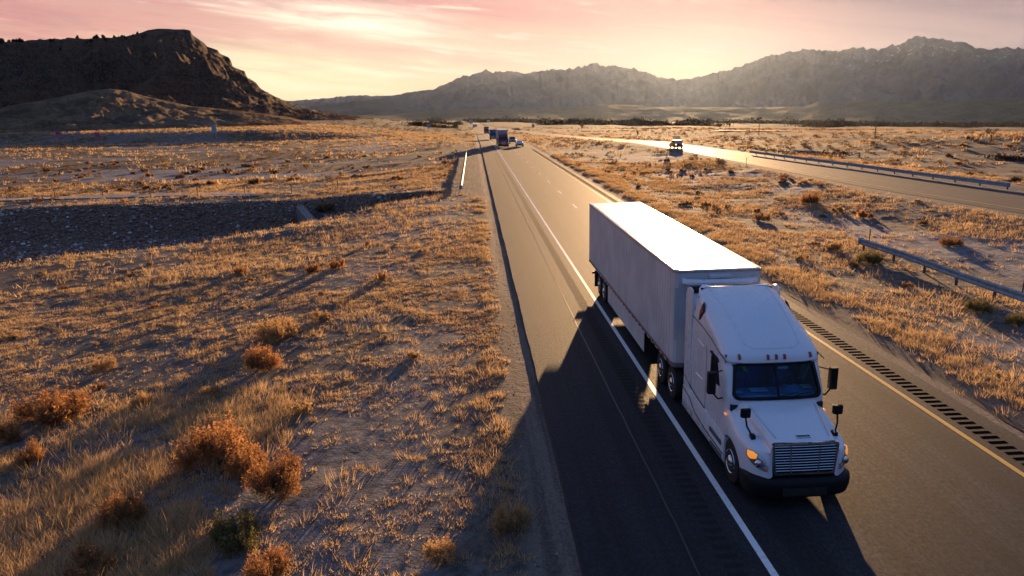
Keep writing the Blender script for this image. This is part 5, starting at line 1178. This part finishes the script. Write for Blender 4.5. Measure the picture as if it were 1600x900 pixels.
# ------------------------------------------------------------------ distant houses, trees
def house(px, py, wpx, hpx, wall_m, roof_m, label):
    p = hit(px, py); s = pscale(p); ww, hh = wpx/s, hpx/s; t = thing('farm_building', p-Vector((0, 0, .3)), label, 'building', 'farm buildings on the far plain', rz=-math.atan2(p.x, p.y)+random.uniform(-.3, .3)); dd = ww*.6
    mb = MB(); mb.box(-ww/2, ww/2, -dd/2, dd/2, 0, hh*.6); wl = mb.build('wall', wall_m, t)
    mb = MB(); mb.prism([(-dd/2-.5, hh*.58), (dd/2+.5, hh*.58), (0, hh)], 'x', -ww/2-.4, ww/2+.4); mb.build('roof', roof_m, t)
    mb = MB(); mb.box(-ww*.12, ww*.02, -dd/2-.05, -dd/2+.02, 0, hh*.38); mb.build('door', M_DARK, t)
    for k in (-.32, .22): mb = MB(); mb.box(ww*k, ww*(k+.12), -dd/2-.05, -dd/2+.02, hh*.22, hh*.42); mb.build('window', M_WIN, t)
M_RFW = mat('pale_metal_roof', (.40, .48, .55), .5, .2); M_RFD = mat('dark_roof', (.10, .09, .10), .8); M_WLL = mat('pale_siding', (.42, .44, .46), .8)
for i, (px, py, w_, h_, lb) in enumerate([(1322, 192, 8, 5, 'pale blue-roofed farm building just left of the taller utility pole'), (1339, 193.5, 10, 3.5, 'long low pale shed next to the blue-roofed farm building'), (1380, 178, 8, 3, 'pale building highest up on the slope of the low hills at right'), (1400, 186.5, 10, 3, 'low pale building right of the taller utility pole'), (1410, 193, 10, 3.5, 'wide low shed right of the taller utility pole'), (1442, 192.5, 8, 3.5, 'small pale building between the two widest sheds at right'), (1470, 190.5, 11, 4, 'bright pale barn farthest right on the plain'), (1240, 187.5, 6, 4, 'small pale house between the two utility poles'), (875, 186.5, 6, 3.5, 'small pale house straight above the orange diamond sign'), (937, 187, 5, 3, 'tiny pale house right of the orange diamond sign'), (902, 191.5, 7, 3, 'low shed just above the orange diamond sign'), (964, 193.5, 5, 3, 'tiny greenish-white shed left of the green sign'), (990, 192, 9, 3, 'wide grey shed above the green sign'), (776, 185.5, 6, 3, 'pale house straight above the blue box truck'), (763, 191.5, 4, 4, 'tiny dark-walled house at the end of the highway'), (1272, 189, 6, 2.5, 'tiny grey shed right of the small pale house')]):
    house(px, py, w_, h_, M_WLL, M_RFW if i % 3 else M_RFW, lb)
def bare_tree(p, h, label, seed=1, name='leafless_tree', spread=.55):
    r_ = random.Random(seed); t = thing(name, p, label, 'tree'); mb = MB(); mb.tube([(0, 0, -.3), (.05*h*.3, 0, h*.2), (0, 0, h*.4)], [h*.035, h*.028, h*.022], 7); mb.build('trunk', M_POST, t)
    mb = MB()
    def br(p0, d, L, r, n):
        p1 = p0+d*L; mb.tube([tuple(p0), tuple((p0+p1)/2+Vector((r_.uniform(-1, 1), r_.uniform(-1, 1), 0))*L*.06), tuple(p1)], [r, r*.75, r*.5], 4)
        if n:
            for _ in range(3): br(p0+(p1-p0)*r_.uniform(.55, 1), (d+Vector((r_.uniform(-1, 1), r_.uniform(-1, 1), r_.uniform(-.1, .8)))*spread).normalized(), L*r_.uniform(.55, .75), r*.6, n-1)
    for k in range(6): a = k*1.05; br(Vector((0, 0, h*.33)), Vector((math.cos(a)*.7, math.sin(a)*.7, .8)).normalized(), h*.30, h*.016, 3)
    mb.build('crown', M_POST, t); return t
p = hit(687, 197); bare_tree(p, 15/pscale(p), 'lone leafless tree above a dark hedge left of the highway', 3)
p = hit(1548, 222); bare_tree(p, 26/pscale(p), 'spreading dark leafless tree on the plain near the right edge', 5, spread=.9)
# hedges and far woods: dark twig masses
def thicket(name, segs, label, wd, hgt, n, mtl=None):
    VV = []; tt = []
    for (p0, p1) in segs:
        a, b = hit(*p0), hit(*p1)
        for k in range(n):
            t = random.random(); c = a.lerp(b, t)+Vector((random.gauss(0, wd*.4), random.gauss(0, wd), 0)); c.z = float(H(c.x, c.y)); h = hgt*min(1.6, (c.length/1200)**.6)*random.uniform(.5, 1.1)*(.5+fbm(np.array(c.x*.05), np.array(c.y*.05), 2, 5))
            m = 14; q = rng.normal(0, 1, (m, 3))*np.array([h*.35, h*.35, h*.3])+np.array([c.x, c.y, c.z+h*.5]); q[:, 2] = np.maximum(q[:, 2], c.z)
            s1 = rng.normal(0, h*.16, (m, 3)); s2 = rng.normal(0, h*.16, (m, 3)); VV.append(np.stack([q+s1, q+s2, q-s1*.5-s2*.5], 1).reshape(-1, 3)); tt.append(np.repeat(rng.uniform(0, 1, m), 3))
    V = np.concatenate(VV); o = npmesh(name, V, np.arange(len(V)).reshape(-1, 3), 3, mtl or PM_DARK, attr={'tint': np.concatenate(tt)}); return tag(o, label, 'trees', kind='stuff')
PM_DARK = plant_mat('dark_twigs', (.028, .020, .014), (.075, .05, .032), .15)
thicket('hedge_thicket', [((640, 196), (712, 200)), ((672, 193), (722, 195))], 'dark leafless thicket below the lone tree left of the highway', 2.5, 6., 160)
thicket('far_woodland', [((730, 190.5), (1010, 193)), ((850, 195), (1110, 197)), ((1080, 192), (1330, 196)), ((1250, 199), (1600, 197)), ((1300, 194), (1600, 192)), ((1180, 190), (1500, 189))], 'dark bands of leafless woodland across the far plain at right', 26, 7., 1300)
thicket('field_scrub', [((1560, 248), (1600, 252)), ((1180, 234), (1320, 243))], 'dark scrub beyond the guardrail of the far carriageway', 2.5, 2.4, 110)
# junipers along the mesa top
A, T_, xx, yy, zz = mesaG
jun = shrub_mesh('juniper_crown', plant_mat('juniper_needles', (.012, .016, .010), (.035, .042, .022), .1), 260, .8, 1.5, .16, 300, 4)
mb = MB(); mb.tube([(0, 0, -1.), (0, 0, .7)], [.10, .07], 6); jt = mb.build('trunk', M_POST); jt_me = jt.data; bpy.data.objects.remove(jt)
cnt = 0
while cnt < 90:
    i = int(random.random()**1.0*len(A)*.52); j = int(len(T_)*random.uniform(.62, .80)) if random.random() < .7 else int(len(T_)*.79)
    ax = A[i]
    if ax > -22 or ax < -36.5: continue
    if fbm(np.array(ax*.8), np.array(j*.08), 2, 77) < .48 and random.random() < .8: continue
    p = Vector((xx[j, i], yy[j, i], zz[j, i])); s = random.uniform(2., 4.2)
    t = thing('juniper_tree', p-Vector((0, 0, .1*s)), 'small dark juniper among the others on the upper slope of the mesa', 'tree', 'junipers on the mesa top', rz=random.uniform(0, 6)); t.scale = (s*1.1, s*1.1, s*.8)
    c_ = bpy.data.objects.new('crown', jun); C.objects.link(c_); c_.parent = t; k_ = bpy.data.objects.new('trunk', jt_me); C.objects.link(k_); k_.parent = t; cnt += 1

# ------------------------------------------------------------------ air
hz = MB(); hz.box(-17000, 17000, -900, 15500, -260, 1230)
hm_ = bpy.data.materials.new('air'); hm_.use_nodes = True; T = NT(hm_.node_tree); hm_.node_tree.nodes.remove(hm_.node_tree.nodes['Principled BSDF'])
pv = T.new('ShaderNodeVolumePrincipled'); pv.inputs['Density'].default_value = HAZE; pv.inputs['Color'].default_value = (.56, .73, 1., 1); pv.inputs['Anisotropy'].default_value = .68
hm_.node_tree.links.new(pv.outputs[0], hm_.node_tree.nodes['Material Output'].inputs['Volume'])
o = hz.build('haze', hm_); tag(o, 'thin evening haze over the valley', 'haze', kind='stuff')
